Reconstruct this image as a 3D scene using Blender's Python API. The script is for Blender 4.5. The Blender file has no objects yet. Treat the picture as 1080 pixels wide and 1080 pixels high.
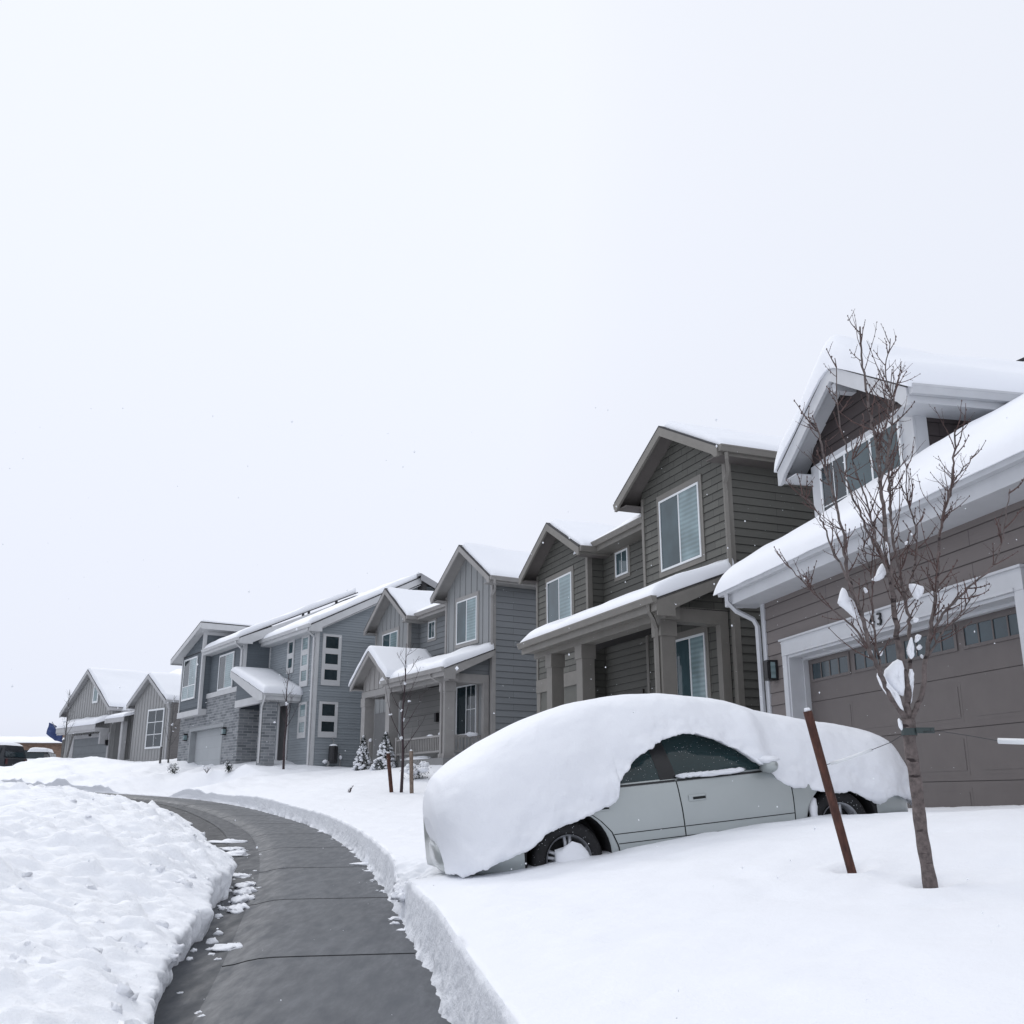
import bpy, bmesh, math, random
import numpy as np
from mathutils import Vector, Matrix, noise
R = math.radians
random.seed(7)
rng = np.random.RandomState(11)
SC = bpy.context.scene
COL = SC.collection

# ------------------------------------------------------------------ helpers
class MB:
    """collects geometry and links it as one mesh object"""
    def __init__(s): s.v = []; s.f = []; s.m = []; s.cur = 0
    def add(s, vs, fs):
        o = len(s.v)
        s.v += [tuple(p) for p in vs]
        s.f += [tuple(o + i for i in f) for f in fs]
        s.m += [s.cur] * len(fs)
    def box(s, x0, x1, y0, y1, z0, z1):
        s.add([(x0,y0,z0),(x1,y0,z0),(x1,y1,z0),(x0,y1,z0),(x0,y0,z1),(x1,y0,z1),(x1,y1,z1),(x0,y1,z1)],
              [(0,3,2,1),(4,5,6,7),(0,1,5,4),(1,2,6,5),(2,3,7,6),(3,0,4,7)])
    def prism(s, poly, m, d0, d1):
        """polygon of (w,z) extruded between depths d0 (inner) and d1 (outer) through map m(w,z,d)"""
        n = len(poly)
        vs = [m(w,z,d0) for w,z in poly] + [m(w,z,d1) for w,z in poly]
        s.add(vs, [tuple(range(n))[::-1], tuple(range(n,2*n))] + [(i,(i+1)%n,n+(i+1)%n,n+i) for i in range(n)])
    def rect(s, m, w0, w1, z0, z1, d0, d1):
        s.prism([(w0,z0),(w1,z0),(w1,z1),(w0,z1)], m, d0, d1)
    def slab(s, pts, t):
        n = len(pts)
        vs = list(pts) + [(x,y,z-t) for x,y,z in pts]
        s.add(vs, [tuple(range(n)), tuple(range(n,2*n))[::-1]] + [(i,n+i,n+(i+1)%n,(i+1)%n) for i in range(n)])
    def tube(s, pts, rad, n=6, cap=True):
        pts = [Vector(p) for p in pts]
        if not hasattr(rad, '__len__'): rad = [rad] * len(pts)
        vs = []; fs = []
        prev = None
        for i, p in enumerate(pts):
            d = (pts[min(i+1,len(pts)-1)] - pts[max(i-1,0)])
            if d.length < 1e-9: d = Vector((0,0,1))
            d.normalize()
            if prev is None:
                a = d.orthogonal().normalized()
            else:
                a = prev - d * prev.dot(d)
                a = a.normalized() if a.length > 1e-6 else d.orthogonal().normalized()
            prev = a
            b = d.cross(a)
            for k in range(n):
                t = 2*math.pi*k/n + math.pi/n
                vs.append(p + (a*math.cos(t) + b*math.sin(t)) * rad[i])
        for i in range(len(pts)-1):
            for k in range(n):
                fs.append((i*n+k, i*n+(k+1)%n, (i+1)*n+(k+1)%n, (i+1)*n+k))
        if cap:
            fs.append(tuple(range(n))[::-1]); fs.append(tuple((len(pts)-1)*n+k for k in range(n)))
        s.add(vs, fs)
    def ball(s, c, r, sc=(1,1,1), seg=8, rings=5, jit=0.0, rot=0.0):
        vs = []; fs = []
        cr, sr = math.cos(rot), math.sin(rot)
        for i in range(rings+1):
            ph = math.pi*i/rings
            for k in range(seg):
                th = 2*math.pi*k/seg
                q = Vector((math.sin(ph)*math.cos(th), math.sin(ph)*math.sin(th), math.cos(ph)))
                rr = r
                if jit: rr = r*(1 + jit*noise.noise((q + Vector(c))*1.7) + jit*.6*noise.noise((q+Vector(c))*4.1))
                x, y, z = q.x*rr*sc[0], q.y*rr*sc[1], q.z*rr*sc[2]
                vs.append((c[0]+x*cr-y*sr, c[1]+x*sr+y*cr, c[2]+z))
        for i in range(rings):
            for k in range(seg):
                fs.append((i*seg+k, (i+1)*seg+k, (i+1)*seg+(k+1)%seg, i*seg+(k+1)%seg))
        s.add(vs, fs)
    def grid(s, P, flip=False):
        """P: array (n,m,3)"""
        n, m = P.shape[:2]
        o = len(s.v)
        s.v += [tuple(p) for p in P.reshape(-1,3)]
        f = []
        for i in range(n-1):
            for j in range(m-1):
                q = (o+i*m+j, o+(i+1)*m+j, o+(i+1)*m+j+1, o+i*m+j+1)
                f.append(q[::-1] if flip else q)
        s.f += f; s.m += [s.cur]*len(f)
    def build(s, name, mats, parent=None, off=(0,0,0), smooth=False, recalc=True, kind=None, bevel=0):
        me = bpy.data.meshes.new(name)
        v = [(x-off[0], y-off[1], z-off[2]) for x,y,z in s.v] if any(off) else s.v
        me.from_pydata(v, [], s.f)
        if not isinstance(mats, (list, tuple)): mats = [mats]
        for m in mats: me.materials.append(m)
        if len(mats) > 1:
            me.polygons.foreach_set('material_index', s.m)
        if recalc:
            bm = bmesh.new(); bm.from_mesh(me)
            bmesh.ops.recalc_face_normals(bm, faces=bm.faces[:])
            bm.to_mesh(me); bm.free()
        if smooth:
            me.polygons.foreach_set('use_smooth', [True]*len(me.polygons))
        me.update()
        o = bpy.data.objects.new(name, me)
        COL.objects.link(o)
        if parent is not None: o.parent = parent
        if kind: o['kind'] = kind
        if bevel:
            md = o.modifiers.new('edge', 'BEVEL'); md.width = bevel; md.segments = 2; md.limit_method = 'ANGLE'
        return o

def empty(name, loc, label, cat, group=None, rot=None, mat=None):
    o = bpy.data.objects.new(name, None)
    COL.objects.link(o)
    o.empty_display_size = .3
    if mat is not None: o.matrix_world = mat
    else:
        o.location = loc
        if rot is not None: o.rotation_euler = (0,0,rot)
    o['label'] = label; o['category'] = cat
    if group: o['group'] = group
    return o
def tag(o, label, cat, group=None):
    o['label'] = label; o['category'] = cat
    if group: o['group'] = group
    return o
def copy_tree(o, parent=None):
    c = o.copy(); COL.objects.link(c)
    if parent is not None: c.parent = parent
    for ch in list(o.children): copy_tree(ch, c)
    return c
def fbm(p, o=4, g=2.1):
    a = 1.0; t = 0.0; p = Vector(p)
    for _ in range(o):
        t += a*noise.noise(p); a *= .5; p = p*g
    return t

# ------------------------------------------------------------------ materials
def mat(name, col, rough=.6, metal=0.0, spec=.5):
    m = bpy.data.materials.new(name); m.use_nodes = True
    b = m.node_tree.nodes['Principled BSDF']
    b.inputs['Base Color'].default_value = (*col, 1)
    b.inputs['Roughness'].default_value = rough
    b.inputs['Metallic'].default_value = metal
    b.inputs['Specular IOR Level'].default_value = spec
    return m
def nd(m, t, **kw):
    n = m.node_tree.nodes.new(t)
    for k, v in kw.items():
        if k in n.inputs: n.inputs[k].default_value = v
        else: setattr(n, k, v)
    return n
def lk(m, a, b): m.node_tree.links.new(a, b)
def bsdf(m): return m.node_tree.nodes['Principled BSDF']
def objco(m, sc=(1,1,1)):
    t = nd(m, 'ShaderNodeTexCoord'); mp = nd(m, 'ShaderNodeMapping'); mp.inputs['Scale'].default_value = sc
    lk(m, t.outputs['Object'], mp.inputs['Vector']); return mp.outputs['Vector']
def vary(m, col, amt=.12, scale=4, sc=(1,1,1), detail=5, bump=0.0, bdist=.01, hue=None):
    """noise variation of the thing's own colour, plus bump"""
    v = objco(m, sc)
    n = nd(m, 'ShaderNodeTexNoise', Scale=scale, Detail=detail, Roughness=.6); lk(m, v, n.inputs['Vector'])
    r = nd(m, 'ShaderNodeValToRGB')
    c2 = hue or col
    r.color_ramp.elements[0].position = .3; r.color_ramp.elements[1].position = .7
    r.color_ramp.elements[0].color = (*[c*(1-amt) for c in col], 1)
    r.color_ramp.elements[1].color = (*[min(1, c*(1+amt)) for c in c2], 1)
    lk(m, n.outputs['Fac'], r.inputs['Fac']); lk(m, r.outputs['Color'], bsdf(m).inputs['Base Color'])
    if bump:
        b = nd(m, 'ShaderNodeBump', Strength=bump, Distance=bdist); lk(m, n.outputs['Fac'], b.inputs['Height'])
        lk(m, b.outputs['Normal'], bsdf(m).inputs['Normal'])
    return r
def paint(name, col, rough=.55, amt=.08):
    m = mat(name, col, rough); vary(m, col, amt, 3.0, bump=.06, bdist=.004); return m
def wallco(m):
    """(x+y, z) of the house frame: runs along any wall"""
    t = nd(m, 'ShaderNodeTexCoord'); sp = nd(m, 'ShaderNodeSeparateXYZ'); lk(m, t.outputs['Object'], sp.inputs['Vector'])
    ad = nd(m, 'ShaderNodeMath', operation='ADD'); lk(m, sp.outputs['X'], ad.inputs[0]); lk(m, sp.outputs['Y'], ad.inputs[1])
    cb = nd(m, 'ShaderNodeCombineXYZ'); lk(m, ad.outputs[0], cb.inputs['X']); lk(m, sp.outputs['Z'], cb.inputs['Y'])
    return cb.outputs['Vector']
def siding(name, col, course, width=2.4, amt=.07, joint=.35, mortar=.004, rough=.7, grain=.25):
    m = mat(name, col, rough)
    v = wallco(m)
    b = nd(m, 'ShaderNodeTexBrick', Scale=1.0, offset=.37, squash=1.0)
    b.inputs['Color1'].default_value = (*[c*(1-amt) for c in col], 1)
    b.inputs['Color2'].default_value = (*[c*(1+amt) for c in col], 1)
    b.inputs['Mortar'].default_value = (*[c*joint for c in col], 1)
    b.inputs['Mortar Size'].default_value = mortar; b.inputs['Mortar Smooth'].default_value = .1
    b.inputs['Brick Width'].default_value = width; b.inputs['Row Height'].default_value = course
    lk(m, v, b.inputs['Vector'])
    mp = nd(m, 'ShaderNodeMapping'); mp.inputs['Scale'].default_value = (2.2, 34, 1); lk(m, v, mp.inputs['Vector'])
    n = nd(m, 'ShaderNodeTexNoise', Scale=1.6, Detail=6, Roughness=.65); lk(m, mp.outputs['Vector'], n.inputs['Vector'])
    n2 = nd(m, 'ShaderNodeTexNoise', Scale=.7, Detail=4); lk(m, v, n2.inputs['Vector'])
    mr = nd(m, 'ShaderNodeMapRange'); mr.inputs['To Min'].default_value = .86; mr.inputs['To Max'].default_value = 1.14
    av = nd(m, 'ShaderNodeMath', operation='ADD'); lk(m, n.outputs['Fac'], av.inputs[0]); lk(m, n2.outputs['Fac'], av.inputs[1])
    hf = nd(m, 'ShaderNodeMath', operation='MULTIPLY'); hf.inputs[1].default_value = .5; lk(m, av.outputs[0], hf.inputs[0])
    lk(m, hf.outputs[0], mr.inputs['Value'])
    mx = nd(m, 'ShaderNodeVectorMath', operation='SCALE'); lk(m, b.outputs['Color'], mx.inputs[0]); lk(m, mr.outputs['Result'], mx.inputs['Scale'])
    lk(m, mx.outputs['Vector'], bsdf(m).inputs['Base Color'])
    bp = nd(m, 'ShaderNodeBump', Strength=grain, Distance=.006); lk(m, n.outputs['Fac'], bp.inputs['Height']); lk(m, bp.outputs['Normal'], bsdf(m).inputs['Normal'])
    return m
def brickmat(name, c1, c2, mort):
    m = mat(name, c1, .85)
    v = wallco(m)
    b = nd(m, 'ShaderNodeTexBrick', Scale=1.0, offset=.5)
    b.inputs['Color1'].default_value = (*c1,1); b.inputs['Color2'].default_value = (*c2,1); b.inputs['Mortar'].default_value = (*mort,1)
    b.inputs['Mortar Size'].default_value = .012; b.inputs['Brick Width'].default_value = .42; b.inputs['Row Height'].default_value = .12; b.inputs['Bias'].default_value = -.1
    lk(m, v, b.inputs['Vector'])
    n = nd(m, 'ShaderNodeTexNoise', Scale=3.0, Detail=6); lk(m, v, n.inputs['Vector'])
    mr = nd(m, 'ShaderNodeMapRange'); mr.inputs['To Min'].default_value = .7; mr.inputs['To Max'].default_value = 1.3; lk(m, n.outputs['Fac'], mr.inputs['Value'])
    mx = nd(m, 'ShaderNodeVectorMath', operation='SCALE'); lk(m, b.outputs['Color'], mx.inputs[0]); lk(m, mr.outputs['Result'], mx.inputs['Scale'])
    lk(m, mx.outputs['Vector'], bsdf(m).inputs['Base Color'])
    bp = nd(m, 'ShaderNodeBump', Strength=.8, Distance=.015); bp.invert = True; lk(m, b.outputs['Fac'], bp.inputs['Height']); lk(m, bp.outputs['Normal'], bsdf(m).inputs['Normal'])
    return m
def snowmat(name, col=(.845,.86,.895), b1=.5, s1=9.0, b2=.35, s2=60.0, d1=.03, d2=.006):
    m = mat(name, col, .62, spec=.25)
    v = objco(m)
    n1 = nd(m, 'ShaderNodeTexNoise', Scale=s1, Detail=6, Roughness=.62); lk(m, v, n1.inputs['Vector'])
    n2 = nd(m, 'ShaderNodeTexNoise', Scale=s2, Detail=4, Roughness=.7); lk(m, v, n2.inputs['Vector'])
    p1 = nd(m, 'ShaderNodeBump', Strength=b1, Distance=d1); lk(m, n1.outputs['Fac'], p1.inputs['Height'])
    p2 = nd(m, 'ShaderNodeBump', Strength=b2, Distance=d2); lk(m, n2.outputs['Fac'], p2.inputs['Height']); lk(m, p1.outputs['Normal'], p2.inputs['Normal'])
    lk(m, p2.outputs['Normal'], bsdf(m).inputs['Normal'])
    return m
def glassmat(name, col, rough=.04):
    m = mat(name, col, rough, spec=.5)
    v = objco(m)
    n = nd(m, 'ShaderNodeTexNoise', Scale=1.3, Detail=3); lk(m, v, n.inputs['Vector'])
    r = nd(m, 'ShaderNodeValToRGB'); r.color_ramp.elements[0].position=.35; r.color_ramp.elements[1].position=.7
    r.color_ramp.elements[0].color=(*[c*.75 for c in col],1); r.color_ramp.elements[1].color=(*[c*1.25 for c in col],1)
    lk(m, n.outputs['Fac'], r.inputs['Fac']); lk(m, r.outputs['Color'], bsdf(m).inputs['Base Color'])
    bp = nd(m, 'ShaderNodeBump', Strength=.03, Distance=.01); lk(m, n.outputs['Fac'], bp.inputs['Height']); lk(m, bp.outputs['Normal'], bsdf(m).inputs['Normal'])
    return m

M = {}
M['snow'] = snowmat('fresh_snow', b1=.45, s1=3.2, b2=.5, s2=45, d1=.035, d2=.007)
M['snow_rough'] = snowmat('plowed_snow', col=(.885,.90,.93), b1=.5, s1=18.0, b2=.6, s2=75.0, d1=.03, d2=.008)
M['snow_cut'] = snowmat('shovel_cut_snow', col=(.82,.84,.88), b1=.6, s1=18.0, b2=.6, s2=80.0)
M['snow_roof'] = snowmat('roof_snow', b1=.15, s1=4.0, b2=.15)
M['snow_car'] = snowmat('car_snow', col=(.84,.855,.89), b1=.3, s1=7.0, b2=.3, s2=55)
M['dark_glass'] = glassmat('dark_window_glass', (.018,.03,.036))
M['teal_glass'] = glassmat('tinted_window_glass', (.045,.075,.085))
M['garage_glass'] = glassmat('garage_window_glass', (.035,.055,.065), .15)
M['blind_glass'] = glassmat('window_glass_with_blind', (.22,.30,.315), .08)
_m = M['blind_glass']; _t = nd(_m, 'ShaderNodeTexCoord'); _w = nd(_m, 'ShaderNodeTexWave', Scale=3.2, Distortion=.15); _w.bands_direction = 'Z'
lk(_m, _t.outputs['Object'], _w.inputs['Vector']); _r = nd(_m, 'ShaderNodeMapRange'); _r.inputs['To Min'].default_value = .82; _r.inputs['To Max'].default_value = 1.08
lk(_m, _w.outputs['Fac'], _r.inputs['Value']); _v = nd(_m, 'ShaderNodeVectorMath', operation='SCALE')
lk(_m, bsdf(_m).inputs['Base Color'].links[0].from_socket, _v.inputs[0]); lk(_m, _r.outputs['Result'], _v.inputs['Scale']); lk(_m, _v.outputs['Vector'], bsdf(_m).inputs['Base Color'])
M['white_vinyl'] = paint('white_vinyl', (.74,.76,.77), .4, .03)
M['black_metal'] = mat('black_metal', (.012,.012,.014), .4); vary(M['black_metal'], (.012,.012,.014), .3, 20)
M['shingle'] = mat('dark_shingle', (.045,.044,.046), .9); vary(M['shingle'], (.045,.044,.046), .35, 25, bump=.4)
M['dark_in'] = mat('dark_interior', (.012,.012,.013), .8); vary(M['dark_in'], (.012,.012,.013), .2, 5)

# ------------------------------------------------------------------ camera, sky, sun
CAM_H = 1.3
PITCH = math.atan(300/1065)
cam = bpy.data.cameras.new('camera'); co = bpy.data.objects.new('camera', cam); COL.objects.link(co)
cam.sensor_width = 36; cam.lens = 36*1065/1080; cam.clip_end = 6000; cam.clip_start = .05
co.location = (0,0,CAM_H); co.rotation_euler = (math.pi/2 + PITCH, 0, 0)
SC.camera = co

W = bpy.data.worlds.new('World'); SC.world = W; W.use_nodes = True
wt = W.node_tree; bg = wt.nodes['Background']
SUN_EL, SUN_AZ = R(38), R(-32)          # veiled by the cloud, ahead and over the open street side
sky = wt.nodes.new('ShaderNodeTexSky'); sky.sky_type = 'NISHITA'; sky.sun_disc = False
sky.sun_elevation = SUN_EL; sky.sun_rotation = SUN_AZ; sky.dust_density = 6; sky.air_density = 1.5
hs = wt.nodes.new('ShaderNodeHueSaturation'); hs.inputs['Saturation'].default_value = .12
wt.links.new(sky.outputs['Color'], hs.inputs['Color'])
# the cloud deck: brighter overhead than at the horizon
tc = wt.nodes.new('ShaderNodeTexCoord'); sx = wt.nodes.new('ShaderNodeSeparateXYZ'); wt.links.new(tc.outputs['Generated'], sx.inputs['Vector'])
cr = wt.nodes.new('ShaderNodeValToRGB'); wt.links.new(sx.outputs['Z'], cr.inputs['Fac'])
el = cr.color_ramp.elements
SKYG = 10.35
def skc(c): return (*[x for x in c], 1)
el[0].position = 0.0; el[0].color = skc((.755,.80,.93))
el[1].position = 1.0; el[1].color = skc((1.26,1.31,1.42))
e = el.new(.14); e.color = skc((.80,.84,.955))
e = el.new(.45); e.color = skc((.86,.90,1.005))
e = el.new(.70); e.color = skc((.89,.925,1.01))
vm = wt.nodes.new('ShaderNodeVectorMath'); vm.operation = 'SCALE'; vm.inputs['Scale'].default_value = SKYG
wt.links.new(cr.outputs['Color'], vm.inputs[0])
mx = wt.nodes.new('ShaderNodeMix'); mx.data_type = 'RGBA'; mx.inputs['Factor'].default_value = .88
cl = wt.nodes.new('ShaderNodeVectorMath'); cl.operation = 'MINIMUM'; cl.inputs[1].default_value = (9.5,9.7,10.2)
wt.links.new(hs.outputs['Color'], cl.inputs[0]); wt.links.new(cl.outputs['Vector'], mx.inputs[6]); wt.links.new(vm.outputs['Vector'], mx.inputs[7])
wt.links.new(mx.outputs[2], bg.inputs['Color']); bg.inputs['Strength'].default_value = .1
sun = bpy.data.lights.new('sun', 'SUN'); sun.energy = .75; sun.angle = R(22); sun.color = (1.0, .97, .93)
so = bpy.data.objects.new('sun', sun); COL.objects.link(so)
sd = Vector((math.cos(SUN_EL)*math.sin(SUN_AZ), math.cos(SUN_EL)*math.cos(SUN_AZ), math.sin(SUN_EL)))
so.rotation_euler = sd.to_track_quat('Z', 'Y').to_euler(); so.location = (0,0,30)
SC.view_settings.view_transform = 'Standard'; SC.view_settings.look = 'None'
SC.view_settings.exposure = 0; SC.view_settings.gamma = 1
SC.cycles.max_bounces = 10; SC.cycles.diffuse_bounces = 6

# ------------------------------------------------------------------ house frames
HF = {1:(-12.2,7.83), 2:(-21.5,11.0), 3:(-30.0,15.4), 4:(-33.7,16.3), 5:(-44.0,28.0)}
class Frame:
    def __init__(s, az, d):
        a = R(az)
        s.o = np.array([d*math.cos(a), -d*math.sin(a), 0.0])
        s.u = np.array([-math.sin(a), -math.cos(a), 0.0]); s.v = np.array([math.cos(a), -math.sin(a), 0.0])
        s.rot = math.atan2(s.u[1], s.u[0])
    def P(s, u, v, z=0.0): return s.o + s.u*u + s.v*v + np.array([0,0,z])
FR = {k: Frame(*t) for k, t in HF.items()}

# ------------------------------------------------------------------ the walk and the snow
SLOPE = .033
def plane_z(y):
    y = np.asarray(y, float)
    return np.where(y < 150, SLOPE*y, SLOPE*150)
def chain(pts, ds):
    """Catmull-Rom through pts, resampled"""
    pts = np.array(pts, float)
    P = np.vstack([2*pts[0]-pts[1], pts, 2*pts[-1]-pts[-2]])
    out = []
    for i in range(1, len(P)-2):
        for t in np.linspace(0, 1, 60, endpoint=False):
            a, b, c, d = P[i-1], P[i], P[i+1], P[i+2]
            out.append(.5*((2*b) + (-a+c)*t + (2*a-5*b+4*c-d)*t*t + (-a+3*b-3*c+d)*t**3))
    out.append(P[-2]); out = np.array(out)
    for _ in range(40): out[1:-1] = .25*out[:-2] + .5*out[1:-1] + .25*out[2:]
    L = np.concatenate([[0], np.cumsum(np.linalg.norm(np.diff(out, axis=0), axis=1))])
    s = [0.0]
    while s[-1] < L[-1]:
        s.append(s[-1] + ds(np.interp(s[-1], L, out[:,1])))
    s = np.array(s[:-1])
    q = np.stack([np.interp(s, L, out[:,0]), np.interp(s, L, out[:,1])], 1)
    t = np.gradient(q, axis=0); t /= np.linalg.norm(t, axis=1)[:,None]
    return s, q, t
EDGE = [(1.35,-5),(.64,0),(.10,3.5),(-.27,5.65),(-.58,7.43),(-.96,9.39),(-1.55,12.4),(-2.2,15.2),(-2.92,17.9),(-3.83,20.86),(-5.39,24.98),(-8.0,31.0),(-11.05,36.5),(-14.6,41),(-20,47),(-27.5,54.5),(-36,62),(-46,70)]
def near_ds(y):
    return .02 if y < 12 else (.045 if y < 17 else (.1 if y < 30 else .3))
S_, Q_, T_ = chain(EDGE, near_ds)
NR = np.stack([T_[:,1], -T_[:,0]], 1)           # to the right of the walk
def noise2(A, sc, o=3, seed=0.0):
    sh = A.shape[:-1]; f = A.reshape(-1, A.shape[-1]); out = np.empty(len(f))
    for i, p in enumerate(f):
        out[i] = fbm((p[0]*sc+seed, p[1]*sc-seed, (p[2]*sc if len(p) > 2 else 0.0)), o)
    return out.reshape(sh)

# concrete walk: flat slab, then a rolled kerb down into the gutter pan
def ribbon(name, mat_, lats, zs, s_idx=None, joints=False, jit=0, kind='structure'):
    mb = MB(); P = []
    js = [np.interp(v, Q_[:,1], S_) for v in (4.75,7.60,10.55,13.5,16.5,19.5,22.6,25.8,29,32.5)] if joints else []
    rows = list(S_)
    for j in js: rows += [j-.021, j-.019, j+.019, j+.021]
    rows = np.array(sorted(rows))
    qx = np.interp(rows, S_, Q_[:,0]); qy = np.interp(rows, S_, Q_[:,1])
    nx = np.interp(rows, S_, NR[:,0]); ny = np.interp(rows, S_, NR[:,1])
    for i, s in enumerate(rows):
        dip = .02 if any(abs(s-j) < .0195 for j in js) else 0
        P.append([(qx[i]-nx[i]*l, qy[i]-ny[i]*l, float(plane_z(qy[i]))+z-dip) for l, z in zip(lats, zs)])
    mb.grid(np.array(P))
    if joints:
        nl = len(lats)-1
        for i in range(len(rows)-1):
            if any(abs((rows[i]+rows[i+1])/2-j) < .0215 for j in js):
                for q in range(nl): mb.m[i*nl+q] = 1
        return mb.build(name, [mat_, M['joint']], smooth=True, kind=kind)
    return mb.build(name, mat_, smooth=True, kind=kind)
def wetconcrete(name, col, rlo, rhi):
    m = mat(name, col, .4, spec=.32)
    v = objco(m)
    v0_ = v; v = objco(m, (2.4,.55,1))
    n = nd(m, 'ShaderNodeTexNoise', Scale=1.1, Detail=8, Roughness=.66); lk(m, v, n.inputs['Vector'])
    mp = nd(m, 'ShaderNodeMapping'); mp.inputs['Scale'].default_value = (3.0, 3.2, 1); mp.inputs['Rotation'].default_value = (0,0,R(-6))
    lk(m, v, mp.inputs['Vector'])
    n2 = nd(m, 'ShaderNodeTexNoise', Scale=1.4, Detail=6, Roughness=.6); lk(m, mp.outputs['Vector'], n2.inputs['Vector'])
    n3 = nd(m, 'ShaderNodeTexNoise', Scale=90, Detail=3); lk(m, v0_, n3.inputs['Vector'])
    ad = nd(m, 'ShaderNodeMath', operation='ADD'); lk(m, n.outputs['Fac'], ad.inputs[0]); lk(m, n2.outputs['Fac'], ad.inputs[1])
    a2 = nd(m, 'ShaderNodeMath', operation='MULTIPLY_ADD'); a2.inputs[1].default_value = .30; lk(m, n3.outputs['Fac'], a2.inputs[0]); lk(m, ad.outputs[0], a2.inputs[2])
    r = nd(m, 'ShaderNodeValToRGB'); el = r.color_ramp.elements
    el[0].position = .42; el[1].position = .78
    el[0].color = (*[c*.86 for c in col],1); el[1].color = (*[c*1.17 for c in col],1)
    hf = nd(m, 'ShaderNodeMath', operation='MULTIPLY'); hf.inputs[1].default_value = .5; lk(m, a2.outputs[0], hf.inputs[0])
    lk(m, hf.outputs[0], r.inputs['Fac']); lk(m, r.outputs['Color'], bsdf(m).inputs['Base Color'])
    mr = nd(m, 'ShaderNodeMapRange'); mr.inputs['From Min'].default_value=.3; mr.inputs['From Max'].default_value=.7
    mr.inputs['To Min'].default_value = rlo; mr.inputs['To Max'].default_value = rhi
    lk(m, n2.outputs['Fac'], mr.inputs['Value']); lk(m, mr.outputs['Result'], bsdf(m).inputs['Roughness'])
    b = nd(m, 'ShaderNodeBump', Strength=.3, Distance=.002); lk(m, n3.outputs['Fac'], b.inputs['Height']); lk(m, b.outputs['Normal'], bsdf(m).inputs['Normal'])
    return m
M['walk'] = wetconcrete('wet_concrete', (.062,.069,.080), .36, .74)
M['pan'] = wetconcrete('wet_gutter_concrete', (.055,.060,.068), .45, .85)
M['asphalt'] = wetconcrete('wet_asphalt', (.036,.039,.044), .5, .85)
M['joint'] = mat('dirty_joint', (.012,.013,.015), .7); vary(M['joint'], (.012,.013,.015), .4, 12)
ribbon('sidewalk', M['walk'], [-.35,0,.4,.8,1.02,1.12,1.2,1.28,1.36], [0,0,0,0,-.001,-.007,-.020,-.040,-.050], joints=True)
ribbon('gutter_pan', M['pan'], [1.36,1.5,1.8], [-.052,-.056,-.048])
ribbon('street', M['asphalt'], [1.8,3,8,14], [-.056,-.05,-.02,.02])

# right-hand snow field: height through measured points (thin-plate spline)
ctrl = []
for y in (-3,0,3,5.65,7.43,9.4,12.4,15.2,17.9,20.9,25,31,36.5,41,47,54.5,62):
    x = float(np.interp(y, Q_[:,1], Q_[:,0])); i = int(np.argmin(abs(Q_[:,1]-y)))
    dep = float(np.interp(y, [0,5,7.5,9.4,12,20,60], [.34,.35,.37,.35,.33,.31,.32]))
    ctrl.append((x, y, float(plane_z(y))+dep))
    if y < 50: ctrl.append((x+NR[i,0]*.7, y+NR[i,1]*.7, float(plane_z(y))+dep+.055))
def hp(k,u,v,z): p = FR[k].P(u,v); ctrl.append((p[0],p[1],z))
ctrl += [(2.34,6.0,.815),(2.08,6.55,.90),(1.33,9.0,.93),(2.65,9.35,1.11),(-.55,8.3,.60),(3.7,8.0,1.2),(4.4,7.4,1.22),(3.5,4,.88),(3.4,0,.8),(6,0,1.0),(1.2,3.5,.60),(4.6,9.6,1.17)]
hp(1,-9,-.3,1.22); hp(1,-12,-.3,1.13); hp(1,-15,-.3,1.12); hp(1,-15.8,-3,1.05)
hp(2,-16.3,-1.5,1.45); hp(2,-22,-1.8,1.5); hp(2,-26,-.3,1.6); hp(2,-16.3,6,1.6)
hp(3,-27.9,-1.5,2.2); hp(3,-31.5,-1.9,2.18); hp(3,-35,-1.9,2.25); hp(3,-38,-1,2.3); hp(3,-27.9,5,2.2)
hp(4,-38.9,-.2,2.47); hp(4,-38.9,3,2.42); hp(4,-41,-.3,2.62); hp(4,-43,-.5,2.75); hp(4,-45,-1.7,2.6); hp(4,-50,-1.6,2.62); hp(4,-52,-1.5,2.9)
hp(5,-58,-.2,3.2); hp(5,-62,-.2,3.3); hp(5,-66.3,-.3,3.6); hp(5,-70,-.3,3.25); hp(5,-74,-.3,3.9); hp(5,-80,0,3.6); hp(5,-95,0,4.2)
ctrl += [(-26.6,59.3,3.45),(-25.2,58.6,3.35),(-22.8,58.2,3.15),(-30.6,60.5,2.45)]
ctrl += [(-4.3,27,1.40),(-11.5,38.5,1.95),(-17,50,2.55),(30,0,2.4),(40,30,2.8),(20,60,3.4),(0,75,3.8),(-30,95,4.0)]
CT = np.array(ctrl)
def tps_kernel(r2): return np.where(r2 > 0, .5*r2*np.log(np.maximum(r2, 1e-12)), 0)
_n = len(CT); _K = tps_kernel(((CT[:,None,:2]-CT[None,:,:2])**2).sum(-1)) + np.eye(_n)*.6
_A = np.zeros((_n+3,_n+3)); _A[:_n,:_n] = _K; _A[:_n,_n] = 1; _A[:_n,_n+1:] = CT[:,:2]; _A[_n:,:_n] = _A[:_n,_n:].T
_w = np.linalg.solve(_A, np.concatenate([CT[:,2],[0,0,0]]))
def snow_z(xy):
    xy = np.asarray(xy, float); f = xy.reshape(-1,2)
    z = tps_kernel(((f[:,None,:]-CT[None,:,:2])**2).sum(-1)) @ _w[:_n] + _w[_n] + f @ _w[_n+1:]
    return z.reshape(xy.shape[:-1])
def snz(x, y): return float(snow_z(np.array([x,y])))

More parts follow.
